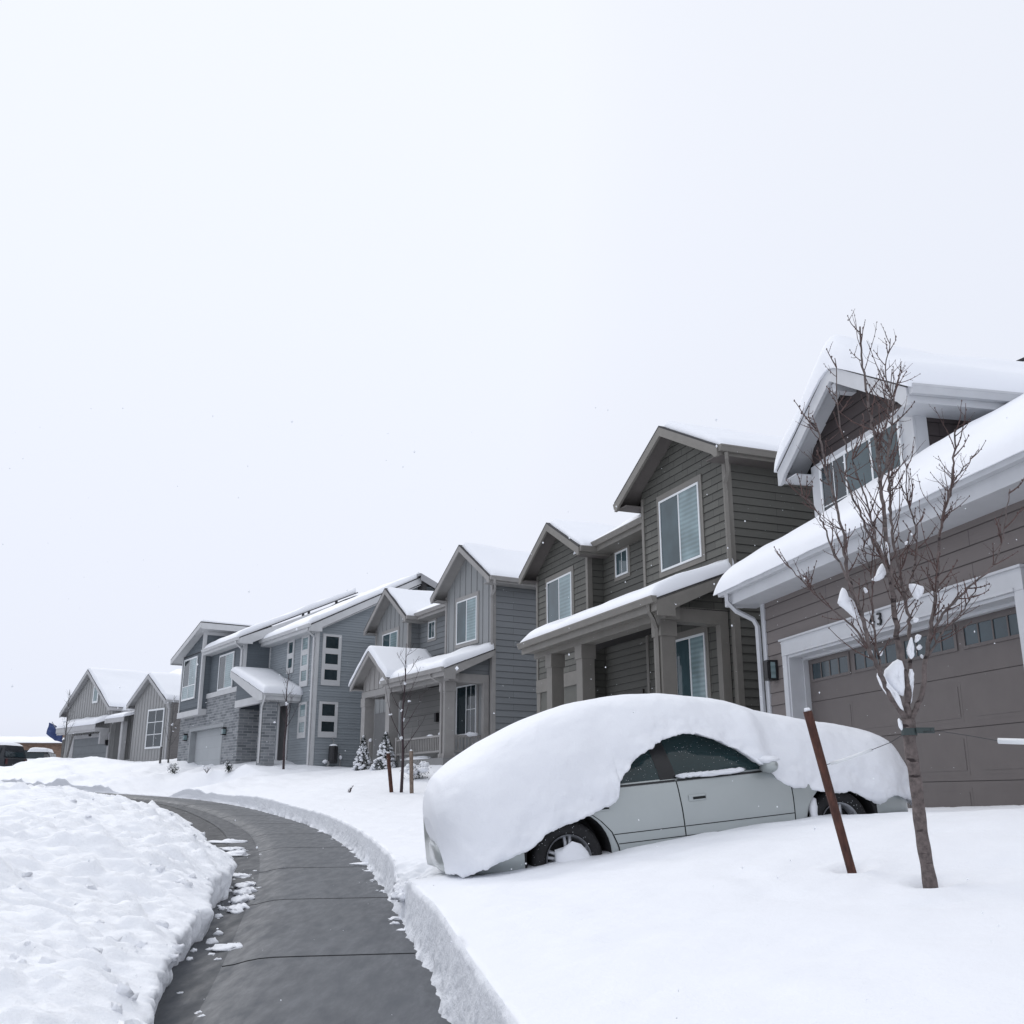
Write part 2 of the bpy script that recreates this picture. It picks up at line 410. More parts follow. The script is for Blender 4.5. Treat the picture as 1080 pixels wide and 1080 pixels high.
lat = [0.0]
while lat[-1] < 62: lat.append(lat[-1] + (.035 + .012*lat[-1] if lat[-1] < 5 else .095+.075*(lat[-1]-5)))
lat = np.array(lat)
G = Q_[:,None,:] + NR[:,None,:]*lat[None,:,None]
GZ = snow_z(G)
# soft drifts, and small wind dimples
GZ += .02*noise2(G, .55, 3, 3.0)*np.minimum(1, lat/1.5)[None,:] + .017*noise2(G, 2.2, 4, 9.0)*np.minimum(1, lat/.4)[None,:]
dm = noise2(G, 1.7, 2, 71.0); GZ -= .05*np.maximum(0, dm-.38)*np.minimum(1, lat/1.0)[None,:]
# rougher where the walk was shovelled onto the lawn farther on
far = np.clip((G[...,1]-30)/12, 0, 1)*np.exp(-np.abs(lat-1.2)/4.5)[None,:]
GZ += far*.34*np.maximum(-.12, noise2(G, .6, 3, 21.0))
far2 = np.clip((G[...,1]-38)/10, 0, 1)
GZ += far2*.18*noise2(G, .33, 3, 31.0)
# driveway mouth by the modern house, cleared part way
drv = np.clip(1-np.abs(S_-np.interp(40.6, Q_[:,1], S_))/4.6, 0, 1)[:,None]*np.clip(1-(lat-1.6)/1.5, 0, 1)[None,:]
drv = np.clip(drv*2.2, 0, 1); GZ = GZ*(1-drv) + (plane_z(G[...,1])+.03)*drv
# the car's driveway mouth, half dug out behind the bumper
dig = np.exp(-(((G[...,0]+1.0)/.42)**2 + ((G[...,1]-9.95)/.62)**2))
GZ -= .20*dig*(1+.5*noise2(G, 6.0, 3, 5.0))
# snow hollows round the stems
for hx, hy in ((2.34,6.0),(2.08,6.55)):
    d2 = (G[...,0]-hx)**2+(G[...,1]-hy)**2
    GZ += -.055*np.exp(-d2/.007) + .014*np.exp(-(np.sqrt(d2)-.17)**2/.004)
# waves on the lip of the cut
GZ[:,0] += .018*noise2(np.stack([S_*1.0, S_*0], 1), 1.6, 4, 2.0)
lawn = np.concatenate([G, GZ[...,None]], -1)
# the shovelled face: ragged, streaked, with a crumbly toe
nw = 18
wall = np.zeros((len(S_), nw, 3))
for i in range(len(S_)):
    zb = float(plane_z(Q_[i,1])) - .02; zt = lawn[i,0,2]
    for j in range(nw):
        f = j/nw
        z = zb + (zt-zb)*f
        s = S_[i]
        off = .034*fbm((s*2.3, z*1.2, 4.0), 4) + .012*noise.noise((s*11, z*5, 1.0)) + .010*noise.noise((s*21, z*26, 7.0))
        toe = (1-f)**5*(.035 + .05*fbm((s*3.7, z*9, 0.0), 3))
        off = -off*(1-.7*f) - max(0, toe) + .03*(f-.5)
        wall[i,j,0] = Q_[i,0] + NR[i,0]*off; wall[i,j,1] = Q_[i,1] + NR[i,1]*off; wall[i,j,2] = z
lawn[:,0,:2] += NR*(.03)
mb = MB(); mb.grid(np.concatenate([wall, lawn[:, :1]], 1)); wl = len(mb.f)
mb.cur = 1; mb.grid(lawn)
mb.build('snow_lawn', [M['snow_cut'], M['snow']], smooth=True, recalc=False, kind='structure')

# ploughed bank between walk and street
BS_, BQ_, BT_ = S_, Q_ - NR*0, T_
gap = np.interp(BQ_[:,1], [0,5,6.2,7.5,11,12.3,14,16,18,21,25,30,36,45,60], [1.40,1.46,1.54,1.62,1.62,1.66,1.95,2.15,2.3,2.42,2.6,2.9,3.3,3.6,4.0])
gap = gap + .09*noise2(np.stack([S_, S_*0], 1), .75, 4, 12.0) + .06*noise2(np.stack([S_, S_*0], 1), 4.5, 3, 17.0)
bl = [0.0]
while bl[-1] < 16: bl.append(bl[-1] + .035 + .02*bl[-1])
bl = np.array(bl)
def bank_h(s_y, d):
    edge = np.interp(s_y, [0,5,8,10,12,14,17,20,25,32,40], [.20,.22,.25,.28,.28,.26,.22,.18,.15,.12,.1])
    top = np.interp(s_y, [0,4,7,10,13,16,20,25,32,40,60], [.30,.42,.58,.78,.95,1.0,.93,.66,.42,.3,.25])
    r = np.interp(s_y, [0,8,12,20,30], [1.6,2.0,2.8,3.6,3.6])
    k = np.clip(d/r, 0, 1)
    return edge + (top-edge)*(1-(1-k)**2.2)
BG = BQ_[:,None,:] - NR[:,None,:]*(gap[:,None,None]+bl[None,:,None])
yy = np.repeat(BQ_[:,1][:,None], len(bl), 1)
BH = bank_h(yy, np.repeat(bl[None,:], len(S_), 0))
n_a = noise2(BG, .45, 3, 40.0); n_b = noise2(BG, 1.5, 4, 50.0); n_c = noise2(BG, 4.5, 4, 60.0); n_d = noise2(BG, 13.0, 3, 70.0)
clod = np.maximum(0, noise2(BG, 3.3, 2, 80.0)-.12)
pit = np.maximum(0, noise2(BG, 2.2, 2, 90.0)-.2)
ramp = np.minimum(1, .35+bl/.5)[None,:]
BH = BH + ramp*(.11*n_a + .052*n_b + .046*n_c + .026*n_d + .11*clod - .09*pit)
bank = np.concatenate([BG, (plane_z(BG[...,1])-.06+BH)[...,None]], -1)
nb = 12
bw = np.zeros((len(S_), nb, 3))
for i in range(len(S_)):
    zb = float(plane_z(Q_[i,1])) - .14; zt = bank[i,0,2]
    for j in range(nb):
        f = j/nb; z = zb+(zt-zb)*f; s = S_[i]
        off = .10*(f-.75)*(1 if f < .75 else .5) + .05*fbm((s*2.3, z*2, 14.0), 4) + .03*noise.noise((s*9, z*9, 3.0)) - .10*max(0, .35-f)
        bw[i,j,:2] = BG[i,0] + NR[i]*off; bw[i,j,2] = z
mb = MB(); mb.grid(np.concatenate([bw, bank], 1), flip=True)
mb.build('snow_bank', M['snow_rough'], smooth=True, recalc=False, kind='structure')

# ground to the horizon
gx = np.array([-2500,-900,-300,-120,-60,-30,0,30,60,120,300,900,2500.]); gy = np.array([-60,-10,0,20,40,60,80,110,150,250,600,2500.])
GP = np.array([[(x, y, float(plane_z(y))-.22) for x in gx] for y in gy])
mb = MB(); mb.grid(GP, flip=True)
M['snow_far'] = snowmat('snow_ground', b1=.5, s1=1.2, b2=.2, s2=8, d1=.2)
mb.build('ground', M['snow_far'], smooth=True, recalc=False, kind='structure')

# loose lumps of snow on the walk and kerb
mb = MB()
def lump(x, y, r, sc=(1,1,.5), z=0.0, rot=0):
    mb.ball((x, y, float(plane_z(y))+z), r, sc, 18, 11, .5, rot)
for (y, l, r, sx_, sy_) in [(8.3,1.38,.09,1.2,1.1),(10.3,1.46,.11,.6,1.8),(10.9,1.47,.13,.6,1.9),(11.5,1.48,.13,.6,2.0),(12.1,1.5,.12,.55,2.0),(13.1,1.62,.11,1.3,.9),(16.0,1.72,.15,1.3,1.4),(16.8,1.74,.15,1.2,1.3),(18.4,1.8,.16,1.5,1.0),
                     (9.2,.02,.07,1.5,1.0),(8.6,.04,.05,1.5,1),(13.8,.02,.10,1.6,1.2),(13.0,.02,.06,1.4,1.2),(15.6,.0,.07,1.3,1),(20,.0,.09,1.4,1)]:
    i = int(np.argmin(abs(Q_[:,1]-y))); ro = math.atan2(T_[i,1],T_[i,0])-math.pi/2; p = Q_[i]-NR[i]*l
    zz = -.045 if l > 1.2 else -.01
    lump(p[0], p[1], r*1.15, (sx_, sy_, .30), zz, ro)
    lump(p[0]+r*.3, p[1]+r*sy_*.8, r*.6, (sx_, sy_, .5), zz, ro+.4)
    for q in range(4):
        lump(p[0]+random.uniform(-.15,.15), p[1]+random.uniform(-.3,.3), random.uniform(.012,.03), (1.2,1.2,.7), zz-.01, ro)
for q in range(70):
    i = random.randrange(len(S_)); y = Q_[i,1]
    if 5 < y < 20:
        l = random.choice([random.uniform(.0,.12), random.uniform(1.3,1.6)])
        p = Q_[i]-NR[i]*l; lump(p[0], p[1], random.uniform(.01,.035), (1.2,1,.6), -.05 if l > 1.25 else 0)
# clods rolled down the ploughed bank
for q in range(260):
    i = random.randrange(len(S_)); y = Q_[i,1]
    if not 3 < y < 22: continue
    j = min(len(bl)-2, int(abs(random.gauss(0, 26)))); p = bank[i, j]
    mb.ball((p[0], p[1], p[2]-.012), random.uniform(.014,.05)*(1.5 if random.random() < .12 else 1), (1.2,1,.75), 10, 7, .8, random.random()*3)
for q in range(70):
    i = random.randrange(len(S_)); y = Q_[i,1]
    if not 7 < y < 16: continue
    p = Q_[i]-NR[i]*(gap[i]-random.uniform(-.02,.10)); mb.ball((p[0], p[1], float(plane_z(y))-.05), random.uniform(.012,.04), (1.2,1.1,.8), 10, 7, .6, random.random()*3)
# broken snow behind the bumper
for q in range(60):
    x = -.86+random.gauss(0,.12); y = 9.75+random.gauss(0,.32)
    mb.ball((x,y,snz(x,y)-.17), random.uniform(.02,.07), (1.2,1,.7), 10, 7, .6, random.random()*3)
o = mb.build('loose_snow', M['snow'], smooth=True, kind='stuff')
tag(o, 'loose lumps of snow scattered along the shovelled walk and its kerb', 'snow')

# ------------------------------------------------------------------ houses
class House:
    def __init__(s, k, u0, zb, label, cat='house'):
        s.fr = FR[k]; s.off = (u0, 0, zb)
        p = s.fr.P(u0, 0, zb)
        s.root = empty('house', tuple(p), label, cat, 'houses along the street', rot=s.fr.rot)
    def part(s, mb, name, m, parent=None, smooth=False, label=None, recalc=True, bevel=0):
        o = mb.build(name, m, parent or s.root, off=s.off, smooth=smooth, recalc=recalc, bevel=bevel)
        if label: o['label'] = label
        return o
def fm(v0): return lambda w, z, d: (w, v0-d, z)          # front wall, outward towards the street
def sm(u0): return lambda w, z, d: (u0+d, w, z)          # wall facing the near side
def lm(u0): return lambda w, z, d: (u0-d, w, z)          # wall facing the far side

def lap_wall(mb, m, z0, z1, lo, hi, course=.18, lip=.018, zref=0.0):
    """overlapping boards between lo(z) and hi(z)"""
    if not callable(lo): a_ = lo; lo = lambda z: a_
    if not callable(hi): b_ = hi; hi = lambda z: b_
    z = zref + course*math.floor((z0-zref)/course)
    while z < z1-1e-6:
        a = max(z, z0); b = min(z+course, z1)
        if b-a > .004:
            la, lb, ha, hb = lo(a), lo(b), hi(a), hi(b)
            if ha-la > .01 or hb-lb > .01:
                if hb < lb: hb = lb = (hb+lb)/2
                if ha < la: ha = la = (ha+la)/2
                la2 = lip*(1-(a-z)/course)+.003
                lb2 = .003 + lip*(1-(b-z)/course)
                vs = [m(la,a,-.02), m(ha,a,-.02), m(ha,a,la2), m(la,a,la2), m(lb,b,lb2), m(hb,b,lb2), m(hb,b,-.02), m(lb,b,-.02)]
                mb.add(vs, [(0,1,2,3),(3,2,5,4),(4,5,6,7),(0,3,4,7),(1,6,5,2),(0,7,6,1)])
        z += course
def batten_wall(mb, m, z0, z1, lo, hi, pitch=.41, wb=.05, lip=.022):
    """flat sheet with vertical battens"""
    if not callable(lo): a_ = lo; lo = lambda z: a_
    if not callable(hi): b_ = hi; hi = lambda z: b_
    n = 24
    zs = [z0+(z1-z0)*i/n for i in range(n+1)]
    for a, b in zip(zs[:-1], zs[1:]):
        if hi(a)-lo(a) > .005 or hi(b)-lo(b) > .005:
            h2 = max(hi(b), lo(b))
            mb.prism([(lo(a),a),(hi(a),a),(h2,b),(min(lo(b),h2),b)], m, -.02, 0)
    w = lo(z0)+pitch*.5
    while w < hi(z0)-.03:
        t = z1
        ok = [z for z in zs if lo(z) <= w-wb/2 and hi(z) >= w+wb/2]
        if ok: mb.rect(m, w-wb/2, w+wb/2, z0, max(ok), .0005, lip)
        w += pitch
def gable_fn(uc, hw, ztop, slope, side):
    """limits of a gable wall at height z: edge of the triangle"""
    if side < 0: return lambda z: max(uc-hw, uc-(ztop-z)/slope)
    return lambda z: min(uc+hw, uc+(ztop-z)/slope)

def window(H, m, w0, w1, z0, z1, panes=((0,.5,0,1,'teal_glass'),(.5,1,0,1,'blind_glass')), trim=.1, trim_m=None, frame_m='white_vinyl', fw=.045, sill=0, base=.0, parent=None, mull=(), bar=.010):
    """trim boards, vinyl frame, panes; panes are fractions of the opening"""
    mb = MB(); b = base
    mb.rect(m, w0-fw, w1+fw, z0-fw, z0, b+.004, b+.048); mb.rect(m, w0-fw, w1+fw, z1, z1+fw, b+.004, b+.048)
    mb.rect(m, w0-fw, w0, z0, z1, b+.004, b+.048); mb.rect(m, w1, w1+fw, z0, z1, b+.004, b+.048)
    W_, Hh = w1-w0, z1-z0
    xs = sorted({p[0] for p in panes if 0 < p[0] < 1}); zs = sorted({p[2] for p in panes if 0 < p[2] < 1})
    for x in xs: mb.rect(m, w0+W_*x-.022, w0+W_*x+.022, z0, z1, b+.004, b+.040)
    for z in zs: mb.rect(m, w0, w1, z0+Hh*z-.02, z0+Hh*z+.02, b+.004, b+.036)
    for (x0,x1,y0,y1) in mull: mb.rect(m, w0+W_*x0-bar, w0+W_*x1+bar, z0+Hh*y0-bar, z0+Hh*y1+bar, b+.004, b+.038)
    fr = H.part(mb, 'window', M[frame_m], parent)
    for (x0,x1,y0,y1,g) in panes:
        mb = MB(); mb.rect(m, w0+W_*x0, w0+W_*x1, z0+Hh*y0, z0+Hh*y1, b-.01, b+.031)
        H.part(mb, 'pane', M[g], fr)
    if trim_m:
        mb = MB(); t = trim; e = fw+.001
        mb.rect(m, w0-e-t, w1+e+t, z1+e, z1+e+t*1.25, b, b+.034)
        mb.rect(m, w0-e-t, w1+e+t, z0-e-t, z0-e, b, b+.032)
        mb.rect(m, w0-e-t, w0-e, z0-e, z1+e, b, b+.030); mb.rect(m, w1+e, w1+e+t, z0-e, z1+e, b, b+.030)
        H.part(mb, 'trim', trim_m, fr)
    return fr

def snow_patch(H, zfun, u0, u1, v0, v1, T, rnd=(.3,.3,.3,.3), res=.14, seed=0.0, lab=None, rough=.22, parent=None, p=2.0, wob=.03):
    """thick rounded layer of snow lying on z=zfun(u,v); rnd = edge radii (u0,u1,v0,v1), 0 = dies into a wall"""
    def axis(a, b, ra, rb):
        L = b-a; q = [0.0]
        e = [0,.03,.09,.18,.3,.45,.62,.8,1.0]
        A = [x*ra for x in e] if ra else [0.0]
        B = [L-x*rb for x in e][::-1] if rb else [L]
        n = max(2, int((B[0]-A[-1])/res))
        mid = [A[-1]+(B[0]-A[-1])*i/n for i in range(1, n)]
        return np.array(A+mid+B), L
    U, LU = axis(u0, u1, rnd[0], rnd[1]); V, LV = axis(v0, v1, rnd[2], rnd[3])
    def prof(d, r): 
        if not r: return 1.0
        x = min(1, max(0, d/r)); return (1-(1-x)**p)**(1/p)
    top = np.zeros((len(U), len(V), 3)); bot = np.zeros_like(top)
    for i, a in enumerate(U):
        for j, b in enumerate(V):
            k = prof(a, rnd[0])*prof(LU-a, rnd[1])*prof(b, rnd[2])*prof(LV-b, rnd[3])
            uu, vv = u0+a, v0+b
            q = (uu*.7+seed, vv*.7, seed)
            t = T(uu, vv) if callable(T) else T
            t = t*k*(1+rough*fbm(q, 3)) + .006
            wu = wob*noise.noise((vv*1.9, seed, 3.0)); wv = wob*noise.noise((uu*1.9, seed, 8.0))
            if 0 < i < len(U)-1 and (a > rnd[0]) and (LU-a > rnd[1]): wu = 0
            if (b > rnd[2]) and (LV-b > rnd[3]): wv = 0
            zb = zfun(uu, vv)
            top[i,j] = (uu+wu, vv+wv, zb+t); bot[i,j] = (uu+wu, vv+wv, zb-.004)
    mb = MB(); mb.grid(top); n0 = len(mb.v); mb.grid(bot, flip=True)
    n, m_ = top.shape[:2]
    ring = [(i,0) for i in range(n)] + [(n-1,j) for j in range(1,m_)] + [(i,m_-1) for i in range(n-2,-1,-1)] + [(0,j) for j in range(m_-2,0,-1)]
    idx = [i*m_+j for i,j in ring]
    for a, b in zip(idx, idx[1:]+idx[:1]): mb.f.append((a, b, n0+b, n0+a)); mb.m.append(0)
    o = H.part(mb, 'roof_snow', M['snow_roof'], parent, smooth=True)
    if lab: o['label'] = lab
    return o

def gutter_u(mb, u0, u1, v, z, h=.13, d=.12):
    """K-shaped gutter along a street-side eave; v is its back, z its top"""
    prof = [(0,0),(-d,0),(-d,-.03),(-d*.92,-.04),(-d*.70,-h),(0,-h)]
    n = len(prof)
    vs = [(u0, v+a, z+b) for a,b in prof] + [(u1, v+a, z+b) for a,b in prof]
    mb.add(vs, [tuple(range(n)), tuple(range(n,2*n))[::-1]] + [(i,(i+1)%n,n+(i+1)%n,n+i) for i in range(n)])
def gutter_v(mb, u, v0, v1, z, h=.13, d=.12, sgn=1):
    prof = [(0,0),(d,0),(d,-.03),(d*.92,-.04),(d*.70,-h),(0,-h)]
    n = len(prof)
    vs = [(u+a*sgn, v0, z+b) for a,b in prof] + [(u+a*sgn, v1, z+b) for a,b in prof]
    mb.add(vs, [tuple(range(n)), tuple(range(n,2*n))[::-1]] + [(i,(i+1)%n,n+(i+1)%n,n+i) for i in range(n)])

def gable_roof(H, uc, hw, zr, slope, v0, v1, trim, wall_hw, wall_v, fh=.22, gutters=(True,True), gut_m=None, peak_block=False, soffit_m=None):
    """roof whose ridge runs back from the street: v0 is the rake face, hw includes the overhang"""
    ze = zr - slope*hw
    mb = MB()
    for s in (-1,1):
        mb.slab([(uc,v0,zr),(uc+s*hw,v0,ze),(uc+s*hw,v1,ze),(uc,v1,zr)], .035)
    H.part(mb, 'roof', M['shingle'])
    mb = MB(); fm0 = fm(v0+.03)
    t = .05
    for s in (-1,1):        # rake boards with a drop return at the foot
        poly = [(uc, zr-.036), (uc+s*(hw-.004), ze-.036+slope*.004), (uc+s*(hw-.004), ze-.036-fh*.95), (uc+s*(hw-.10), ze-.036-fh*.95), (uc+s*(hw-.10-fh*.55), ze-.036+slope*(.10+fh*.55)-fh), (uc, zr-.036-fh)]
        mb.prism(poly, fm0, -.03, .028)
        # eave boards
        a, b = (uc+s*hw-.035, uc+s*hw-.006) if s > 0 else (uc-hw+.006, uc-hw+.035)
        mb.box(a, b, v0+.061, v1, ze-.036-fh*.8, ze-.04)
    H.part(mb, 'fascia', trim)
    mb = MB(); zo = -.10      # sloping soffit under the rake overhang and flat boxed eaves
    for s in (-1,1):
        mb.slab([(uc,v0+.061,zr-.05),(uc+s*(hw-.04),v0+.061,ze-.05+slope*.04),(uc+s*(hw-.04),wall_v+.1,ze-.05+slope*.04),(uc,wall_v+.1,zr-.05)], .05)
        ua, ub = sorted((uc+s*(wall_hw-.03), uc+s*(hw-.04)))
        mb.box(ua, ub, v0+.062, v1, ze-.036-fh*.78, ze-.036-fh*.70)
    H.part(mb, 'soffit', soffit_m or trim)
    mb = MB()
    if gutters[0]: gutter_v(mb, uc-hw, v0+.03, v1, ze-.01, sgn=-1)
    if gutters[1]: gutter_v(mb, uc+hw, v0+.03, v1, ze-.01, sgn=1)
    if mb.v: H.part(mb, 'gutter', gut_m or trim)
    return ze
def downspout(H, pts, m, r=.045):
    mb = MB(); mb.tube(pts, r, 4); H.part(mb, 'downspout', m)

# --- H1: taupe garage house, near right
H = House(1, -15.85, .9, 'taupe house nearest on the right with a wide panelled garage door and white trim')
taupe = siding('taupe_lap_siding', (.165,.144,.137), .205, 3.4, .05, .45, .006)
white1 = paint('white_trim', (.51,.52,.54), .5, .05)
door1 = paint('taupe_garage_door', (.118,.103,.099), .6, .06)
brown1 = siding('dark_brown_siding', (.045,.034,.034), .205, 3.0)
mb = MB(); f0 = fm(0.0)
lap_wall(mb, f0, .85, 4.62, -15.74, -15.15, .205, .014, .9)
lap_wall(mb, f0, 3.735, 4.62, -15.15, -9.45, .205, .014, .9)
lap_wall(mb, f0, .85, 4.62, -9.45, -4.0, .205, .014, .9)
mb.box(-15.85, -15.04, .02, 9.5, .8, 4.62); mb.box(-9.58, -4.0, .02, 9.5, .8, 4.62); mb.box(-15.03, -9.59, .34, 9.5, .8, 4.62); mb.box(-15.03,-9.59,.02,.33,3.52,4.62)
lap_wall(mb, sm(-4.0), .85, 4.62, .0, 9.5, .205, .014, .9)
mb.prism([(.0,4.62),(9.5,4.62),(5.0,7.6)], lm(-15.75), -.05, .02)
H.part(mb, 'wall', taupe)
mb = MB()
mb.box(-15.87, -15.74, -.035, .1, .85, 4.60)
H.part(mb, 'corner_board', white1)
mb = MB()      # garage surround with its deep jamb
mb.rect(f0, -15.17, -15.03, .85, 3.49, 0, .05); mb.rect(f0, -9.6, -9.45, .85, 3.49, 0, .05)
mb.rect(f0, -15.17, -9.45, 3.491, 3.735, 0, .055); mb.rect(f0, -15.20, -9.42, 3.736, 3.765, 0, .085)
mb.box(-15.03+.0, -14.985, -.028, .33, .85, 3.488); mb.box(-9.64, -9.602, -.028, .33, .85, 3.488); mb.box(-14.983, -9.642, -.028, .33, 3.45, 3.489)
mb.box(-14.98, -14.94, .20, .325, .85, 3.448); mb.box(-9.69,-9.645,.20,.325,.85,3.448); mb.box(-14.938,-9.692,.20,.325,3.41,3.449)
mb.rect(f0, -15.03, -9.6, 3.492, 3.53, .055, .068)
H.part(mb, 'garage_surround', white1)
mb = MB(); fd = fm(.30)
mb.rect(fd, -14.94, -9.69, .85, 3.41, -.04, 0)
secs = [(.86,1.475),(1.485,2.105),(2.115,2.735),(2.745,3.41)]
pan = [(-14.80,-13.73),(-13.53,-12.46),(-12.26,-11.19),(-10.98,-9.91)]
for k, (a, b) in enumerate(secs):
    mb.rect(fd, -14.93, -9.70, a, b, 0, .018)
    for (p0, p1) in pan:
        if k < 3:
            # pressed panel: a shallow rim and raised field
            q = .07
            mb.prism([(p0,a+q),(p1,a+q),(p1,b-q),(p0,b-q)], fd, .018, .0195)
            mb.prism([(p0+.05,a+q+.05),(p1-.05,a+q+.05),(p1-.05,b-q-.05),(p0+.05,b-q-.05)], fd, .020, .0235)
        else:
            mb.rect(fd, p0-.05, p0, 3.09, 3.41-.03, .018, .034); mb.rect(fd, p1, p1+.05, 3.09, 3.38, .018, .034)
            mb.rect(fd, p0-.05, p1+.05, 3.05, 3.09, .018, .034); mb.rect(fd, p0, p1, 3.33, 3.38, .018, .034)
gd = H.part(mb, 'garage_door', door1)
for (p0, p1) in pan:
    mb = MB(); mb.rect(fd, p0, p1, 3.091, 3.329, .006, .022); H.part(mb, 'pane', M['garage_glass'], gd)
    mb = MB()
    for q in (.25,.5,.75): x = p0+(p1-p0)*q; mb.rect(fd, x-.012, x+.012, 3.091, 3.329, .0225, .032)
    H.part(mb, 'muntin', door1, gd)
# house number on the header
def text_mesh(H, txt, size, m, w, z, d, mat_, name, parent=None, depth=.012):
    cu = bpy.data.curves.new(name, 'FONT'); cu.body = txt; cu.size = size; cu.extrude = depth
    cu.align_x = 'CENTER'; cu.align_y = 'CENTER'; cu.space_character = 1.5
    tmp = bpy.data.objects.new('tmp', cu); COL.objects.link(tmp)
    me = bpy.data.meshes.new_from_object(tmp.evaluated_get(bpy.context.evaluated_depsgraph_get()))
    bpy.data.objects.remove(tmp); me.name = name
    for v in me.vertices:
        x, y, zz = v.co
        q = m(w+x, z+y, d+zz); v.co = (q[0]-H.off[0], q[1]-H.off[1], q[2]-H.off[2])
    me.materials.append(mat_)
    o = bpy.data.objects.new(name, me); COL.objects.link(o); o.parent = parent or H.root
    return o
text_mesh(H, '43', .25, f0, -12.34, 3.615, .075, M['black_metal'], 'house_number')['label'] = 'black house number 43 on the white garage header'
mb = MB()
mb.rect(f0, -15.60, -15.40, 3.14, 3.47, .02, .05); mb.rect(f0, -15.58,-15.42, 3.44,3.47,.05,.19); mb.rect(f0,-15.58,-15.42,3.14,3.17,.05,.19); mb.rect(f0,-15.56,-15.44,3.17,3.44,.13,.19)
wl_ = H.part(mb, 'wall_lamp', M['black_metal'])
mb = MB(); mb.rect(f0, -15.575,-15.425,3.172,3.438,.052,.129); H.part(mb, 'lamp_glass', M['blind_glass'], wl_)
# main roof
def z1r(u, v): return 5.06+.6*v
mb = MB()
mb.slab([(-16.22,-.5,z1r(0,-.5)),(-3.5,-.5,z1r(0,-.5)),(-3.5,5,z1r(0,5)),(-16.22,5,z1r(0,5))], .05)
mb.slab([(-16.22,5,z1r(0,5)),(-3.5,5,z1r(0,5)),(-3.5,10.2,z1r(0,5)-3.0),(-16.22,10.2,z1r(0,5)-3.0)], .05)
H.part(mb, 'roof', M['shingle'])
mb = MB()
mb.box(-16.2, -3.5, -.53, -.5, 4.47, 4.76)
for (a,b) in ((-16.225,-16.19),):
    mb.prism([(-.499,4.71),(5,8.01),(5,7.76),(-.2,4.64),(-.2,4.47),(-.499,4.47)], lm(-16.19), 0, .035)
H.part(mb, 'fascia', white1)
mb = MB(); mb.box(-16.19, -3.5, -.499, .05, 4.47, 4.50); mb.box(-16.19,-15.75,.051,.06,4.5,4.6)
mb.slab([(-16.19,.06,4.98),(-15.7,.06,4.98),(-15.7,5,7.94),(-16.19,5,7.94)], .03)
mb.box(-16.0, -3.6, -.03, -.0235, 4.50, 4.615)
H.part(mb, 'soffit', white1)
mb = MB(); gutter_u(mb, -16.25, -3.5, -.531, 4.79, .14, .13); H.part(mb, 'gutter', white1)
downspout(H, [(-15.95,-.60,4.66),(-15.95,-.60,4.52),(-15.93,-.45,4.36),(-15.90,-.16,4.22),(-15.90,-.09,4.1),(-15.90,-.085,.9)], white1)
# snow on the main roof: deep, bulging over the gutter
snow_patch(H, lambda u,v: z1r(u,v) + max(0,(-.5-v))*.25, -16.36, -3.5, -.68, 4.9, lambda u,v: .40 + (.10*min(1,max(0,(u+14.6)/2.2))-.14*min(1,max(0,(-13.4-u)/1.0)))*max(0,min(1,(v+.1)/.5)), (.42,0,.40,.1), .16, 1.0, 'deep snow bulging over the long white gutter', p=2.4, rough=.14)
# dormer
dv = .6; uc = -13.38
ze = gable_roof(H, uc, 1.93, 7.90, .6, .18, 4.8, white1, 1.43, dv, fh=.26, gutters=(False,True))
mb = MB(); fd2 = fm(dv)
zt = 7.90-.05; lo = gable_fn(uc, 1.43, zt, .6, -1); hi = gable_fn(uc, 1.43, zt, .6, 1)
lap_wall(mb, fd2, 5.2, zt, lo, hi, .205, .014, .9)
lap_wall(mb, sm(uc+1.43), 5.2, 6.72, dv+.02, 4.4, .205, .014, .9)
mb.box(uc-1.42, uc+1.42, dv+.021, 4.4, 5.2, 6.70)
H.part(mb, 'dormer_wall', brown1)
mb = MB()
mb.rect(fd2, uc+1.14, uc+1.455, 5.2, 6.66, 0, .04); mb.box(uc+1.425, uc+1.46, dv+.001, dv+.18, 5.2, 6.66)
mb.rect(fd2, uc-1.455, uc-1.14, 5.2, 6.66, 0, .04)
mb.rect(fd2, uc-1.139, uc+1.139, 6.66-.13, 6.66+.02, 0, .045)
mb.box(uc+1.435, uc+1.475, dv+.181, 4.3, 6.50, 6.66)
# outlooker block under the ridge
mb.prism([(uc-.075,7.42),(uc+.075,7.42),(uc+.075,7.56),(uc-.075,7.56)], fm(dv), .0, .36)
H.part(mb, 'dormer_trim', white1)
window(H, fd2, uc-1.10, uc+1.10, 5.32, 6.53, ((0,.333,0,1,'dark_glass'),(.333,.667,0,1,'teal_glass'),(.667,1,0,1,'teal_glass')), trim_m=None, fw=.06, mull=((.1667,.1667,.45,1),(0,.333,.45,.45),(.333,1,.45,.45)), base=.02, bar=.008)
def z1d(u, v):
    return 7.905 - .6*math.sqrt((u-uc)**2 + .03)
snow_patch(H, z1d, uc-1.97, uc+2.03, .14, 4.9, lambda u,v: .36+.24*max(0, 1-abs(u-uc)/1.2)*max(.25,1-v/3.0), (.30,.3,.26,0), .13, 5.0, 'deep cap of snow over the dormer gable', p=3.2, rough=.12)
